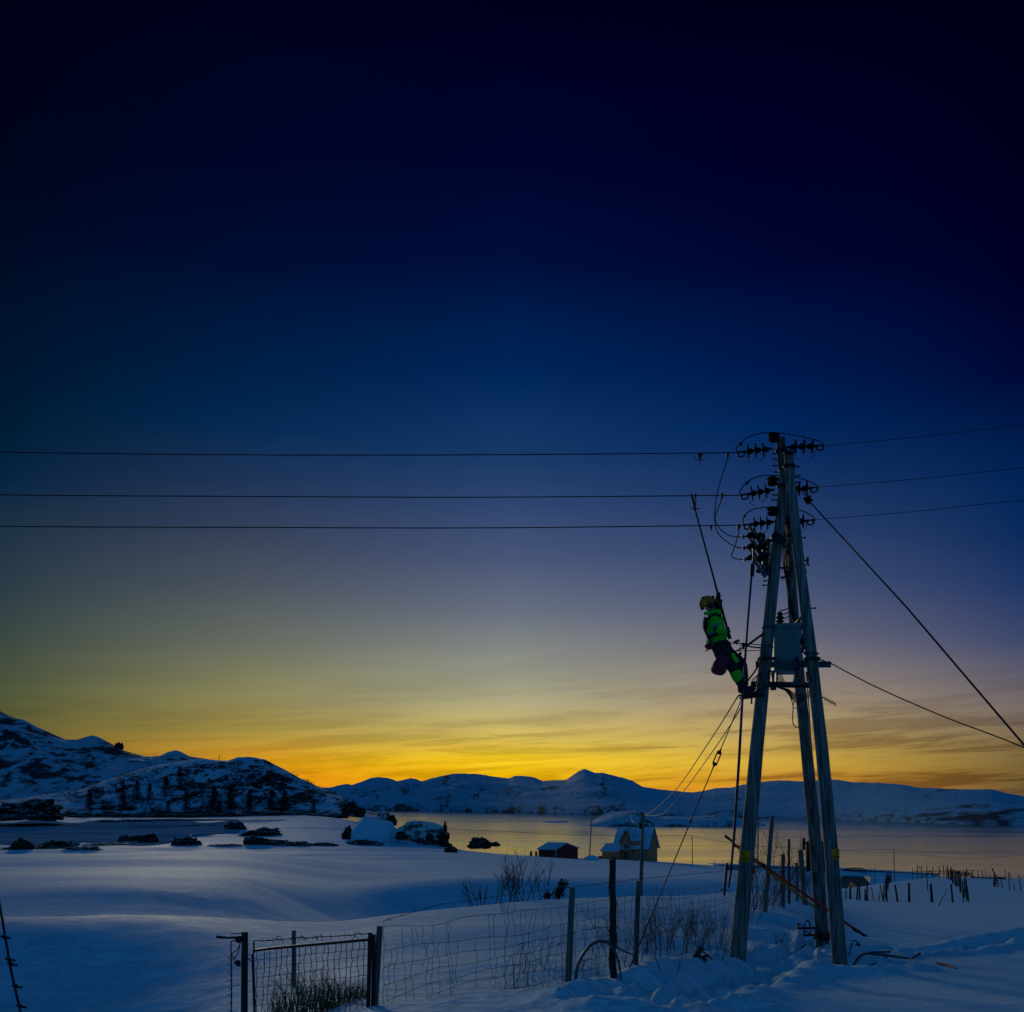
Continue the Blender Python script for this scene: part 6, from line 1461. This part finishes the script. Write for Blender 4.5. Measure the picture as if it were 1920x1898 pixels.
# ================================================================== ROCKS
def rock(u, y, wpx, hpx, D, label, seed=0, m='rock', group='dark rocks in the snow', dep=None, name='rock', seat=True, ns=1.0):
    if D < 560 and seat:
        D_ = ghit(u, y - .3, 150, 560, D); D = D_ if D_ and abs(D_ / D - 1) < .45 else D
    W_ = wpx / 2 * D / F; Hh = hpx * D / F; c = P(u, y, D); dep = dep or W_ * .8
    import bmesh
    bm = bmesh.new(); bmesh.ops.create_icosphere(bm, subdivisions=4, radius=1)
    from mathutils import noise as mn
    for v in bm.verts:
        q = v.co.copy(); k = 1 + .38 * ns * mn.noise(q * 1.7 + Vector((seed * 7.1, 0, 0))) + .34 * ns * mn.noise(q * 3.7 + Vector((seed, 3, 1))) + .2 * ns * mn.noise(q * 8 + Vector((0, seed, 5)))
        sx = math.copysign(abs(q.x) ** .8, q.x)
        v.co = Vector((sx * W_ * k, q.y * dep * k, max(q.z, -.4) * Hh * 1.05 * k))
    me = bpy.data.meshes.new(name); bm.to_mesh(me); bm.free(); me.materials.append(M[m])
    o_ = bpy.data.objects.new(name, me); COL.objects.link(o_); o_.location = c + Vector((0, dep * .6, 0.0))
    return tag(o_, label, 'rock', group)
rl = [(37,1594,36,17,232,'round dark bush-like rock at the far left'),(105,1592,62,14,236,'long low dark rock second from the far left'),(238,1580,38,12,262,'left one of two neighbouring dark rocks in the left field'),(276,1582,33,16,262,'right one of two neighbouring dark rocks, rounder and taller'),
      (344,1586,50,14,250,'wide dark rock right of the two neighbouring rocks'),(438,1557,37,14,320,'pointed dark rock above the long flat-topped rock'),(487,1568,74,13,300,'long flat-topped dark rock in the left field'),(478,1585,50,13,262,'broad dark rock below the flat-topped one'),(520,1586,56,9,262,'low dark rock right of the broad one'),
      (560,1587,40,8,262,'low dark rock at the bend of the rocky line'),(600,1587,60,6,262,'thin dark ledge below the snowy mound, left part'),(678,1585,66,9,262,'dark ledge below the snowy mound'),
      (652,1575,20,20,268,'upright dark rock at the left side of the snowy mound'),(752,1570,20,9,285,'dark broken rock between mound and cliff'),(748,1570,12,8,280,'small dark rock beside the broken rock'),(805,1574,16,10,280,'small dark rock under the pale cliff'),
      (842,1590,14,8,262,'small boxy rock left of the dark hump'),(845,1599,24,10,222,'small dark hump alone on the snow above the long slope'),(899,1586,36,12,262,'dark rock at the water edge left of the red shed'),(905,1582,14,10,262,'small brown rock on top of the water edge rock'),(928,1585,18,5,262,'small snowy hump at the water edge right of the dark rock'),
      (480,1527,80,7,470,'low dark bank right of the tree line'),(545,1529,50,7,470,'dark lump in the far snow strip'),(610,1532,70,6,455,'flat dark strip of rock by the far snow strip'),(655,1521,30,15,520,'dark rock at the foot of the hill end'),(673,1526,18,12,505,'small dark rock at the very end of the hill foot'),
      (45,1527,110,22,430,'large dark rocky bank at the far left below the mountain'),(45,1592,90,5,240,'low dark ledge joining the far left rocks'),(200,1586,90,4,262,'thin dark ledge left of the two neighbouring rocks'),(150,1594,70,5,236,'thin dark ledge right of the long low rock'),(420,1588,60,4,255,'thin dark ledge right of the wide rock')]
for i, (u, y, w_, h_, D, lab) in enumerate(rl): rock(u, y, w_, h_, D, lab, i + 1)
rock(699, 1579, 92, 42, 272, 'bluish snow-covered mound with a flat top by the shore', 41, 'snow', name='snow_mound', dep=8, ns=.25)
rock(786, 1583, 108, 42, 290, 'pale snowy cliff block with dark right edge at the shore', 42, 'cliff', name='rock', dep=7, ns=.3)
rock(829, 1583, 20, 34, 292, 'dark rock face forming the right edge of the pale cliff', 43, 'rock', dep=7)
rock(717, 1541, 22, 20, 360, 'small snowy pinnacle rising at the water edge', 44, 'cliff')
rock(733, 1543, 20, 11, 358, 'dark rock at the foot of the snowy pinnacle', 45)
for i, (u, y, w_, h_, D, lab) in enumerate(((240, 1531, 200, 5, 430, 'upper long dark shoreline strip of the frozen inlet'), (330, 1541, 280, 4, 380, 'middle long dark shoreline strip of the frozen inlet'), (60, 1550, 150, 5, 340, 'dark strip at the left end of the frozen inlet'), (400, 1533, 120, 7, 440, 'dark rocky patch at the right end of the frozen inlet'), (370, 1551, 110, 3, 340, 'lowest thin dark strip of the frozen inlet'))):
    rock(u, y, w_, h_, D, lab, 60 + i, dep=3.0, group='dark strips round the frozen inlet')
rock(222, 1402, 14, 9, 1288, 'lone boulder perched on the left mountain ridge', 71)
mb = MB(); mb.tube([P(411, 1430, 773), P(411, 1417, 773)], .22, 5); mb.bar(P(409.5, 1419, 773), P(412.5, 1419, 773), .3, .3); single(mb, 'mast', M['iron'], 'tiny mast on the ridge of the left hill', 'mast')

# ================================================================== TREES ON THE HILL
def tree(u, y, hpx, D, label, seed, lean=0):
    rr = random.Random(seed); b = hit(HILL, u, y, D); Hh = hpx * b.y / F; b = b + Vector((0, -Hh * .05, 0))
    t = thing('spruce_tree', label, 'tree', 'dark trees at the foot of the left hill', loc=b)
    mb = MB(); mb.tube([b - Vector((0, 0, 2)), b + Vector((0, 0, Hh * .5)), b + Vector((0, 0, Hh * .97))], [Hh * .03, Hh * .02, Hh * .004], 6); part(mb, 'trunk', M['twig'], t)
    mb = MB(); fs = []; vs = []
    for i in range(620):
        q = rr.random() ** .9; z = Hh * (.03 + .97 * q); r0 = Hh * (.30 * (1 - q) ** .7 + .05) * (0.85 + .22 * math.sin(q * 29 + seed) * math.sin(q * 11 + seed * 2)); an = rr.uniform(0, 6.28); r_ = r0 * math.sqrt(rr.random())
        c = b + Vector((math.cos(an) * r_, math.sin(an) * r_, z - r_ * .35)); s = Hh * rr.uniform(.03, .085)
        d = Vector((math.cos(an), math.sin(an), -.5)).normalized(); e = d.cross(Vector((0, 0, 1))).normalized()
        k = len(vs); vs += [c - e * s * .5, c + e * s * .5, c + d * s * 1.6 + Vector((0, 0, rr.uniform(-.2, .1) * s))]; fs.append([k, k + 1, k + 2])
    mb.add(vs, fs); part(mb, 'crown', M['needle'], t)
tl_ = [(169,1518,38,'lone narrow tree farthest left at the hill foot'),(232,1480,18,'small tree high on the slope, first from the left'),(231,1518,38,'tree below the small first one, with a broad base'),(258,1500,36,'tree halfway up, second group from the left'),(281,1498,30,'slim tree just right of the halfway tree'),(312,1491,36,'slim tree high on the slope in the middle'),(338,1477,38,'highest tree, close under the ridge'),(316,1520,20,'short tree at the hill foot under the slim middle tree'),
       (350,1518,34,'sparse tree at the hill foot left of the tall pair'),(402,1519,46,'tallest dark tree at the hill foot'),(412,1526,24,'short tree just in front of the tallest one'),(434,1518,44,'tall dark tree right of the tallest one'),(468,1518,36,'broad tree right of the tall pair'),(510,1518,38,'tree in the right part of the hill foot'),(534,1521,40,'dark tree second from the right end'),(588,1524,26,'low tree at the right end of the hill')]
for i, (u, y, h_, lab) in enumerate(tl_): tree(u, y, h_, {1: 690, 3: 650, 4: 650, 5: 670, 6: 710}.get(i, 590), lab, i + 3)
for i, (u, y, w_, lab) in enumerate(((200,1519,28,'low dark bush right of the lone narrow tree'),(288,1520,12,'tiny dark bush at the middle of the hill foot'),(244,1519,26,'dark bush under the broad-based tree'),(180,1485,22,'dark bush on the lower ridge'))):
    rr = random.Random(i); mb = MB(); c = hit(HILL, u, y, 585); s = w_ * c.y / F / 2
    vs = []; fs = []
    for k in range(700):
        v = Vector((rr.gauss(0, .5), rr.gauss(0, .4), abs(rr.gauss(0, .38)))) * s; d = Vector((rr.uniform(-1, 1), rr.uniform(-1, 1), rr.uniform(-1, 1))) * s * .14; e = Vector((rr.uniform(-1, 1), rr.uniform(-1, 1), rr.uniform(-1, 1))) * s * .14
        n = len(vs); vs += [c + v, c + v + d, c + v + e]; fs.append([n, n + 1, n + 2])
    mb.add(vs, fs); single(mb, 'bush', M['needle'], lab, 'bush', 'dark bushes on the hill')

# scrub on the hill side, past counting
rr = random.Random(77); vs = []; fs = []
for i in range(6500):
    u = rr.uniform(110, 690); y = rr.uniform(1432, 1522)
    if vnoise(np.array([u * .045]), np.array([y * .07]))[0] + .5 * vnoise(np.array([u * .15 + 9]), np.array([y * .2]))[0] + (y - 1480) * .004 < .06: continue
    d_ = Vector(((u - 960) / F, 1, (HY - y) / F)).normalized(); ok, c, n_, _ = HILL.ray_cast(Vector((0, 0, CZ)), d_)
    if not ok: continue
    for k in range(5):
        s = rr.uniform(.5, 1.6); p = c + Vector((rr.gauss(0, 1.0), rr.gauss(0, .6), rr.uniform(-.3, 1.3)))
        e1 = Vector((rr.uniform(-1, 1), rr.uniform(-.5, .5), rr.uniform(-.3, 1))) * s; e2 = Vector((rr.uniform(-1, 1), rr.uniform(-.5, .5), rr.uniform(-.3, 1))) * s * .6
        m = len(vs); vs += [p, p + e1, p + e2]; fs.append([m, m + 1, m + 2])
mb = MB(); mb.add(vs, fs); single(mb, 'scrub_undergrowth', M['needle'], 'dark scrub covering the side of the rounded hill', 'undergrowth', kind='stuff')
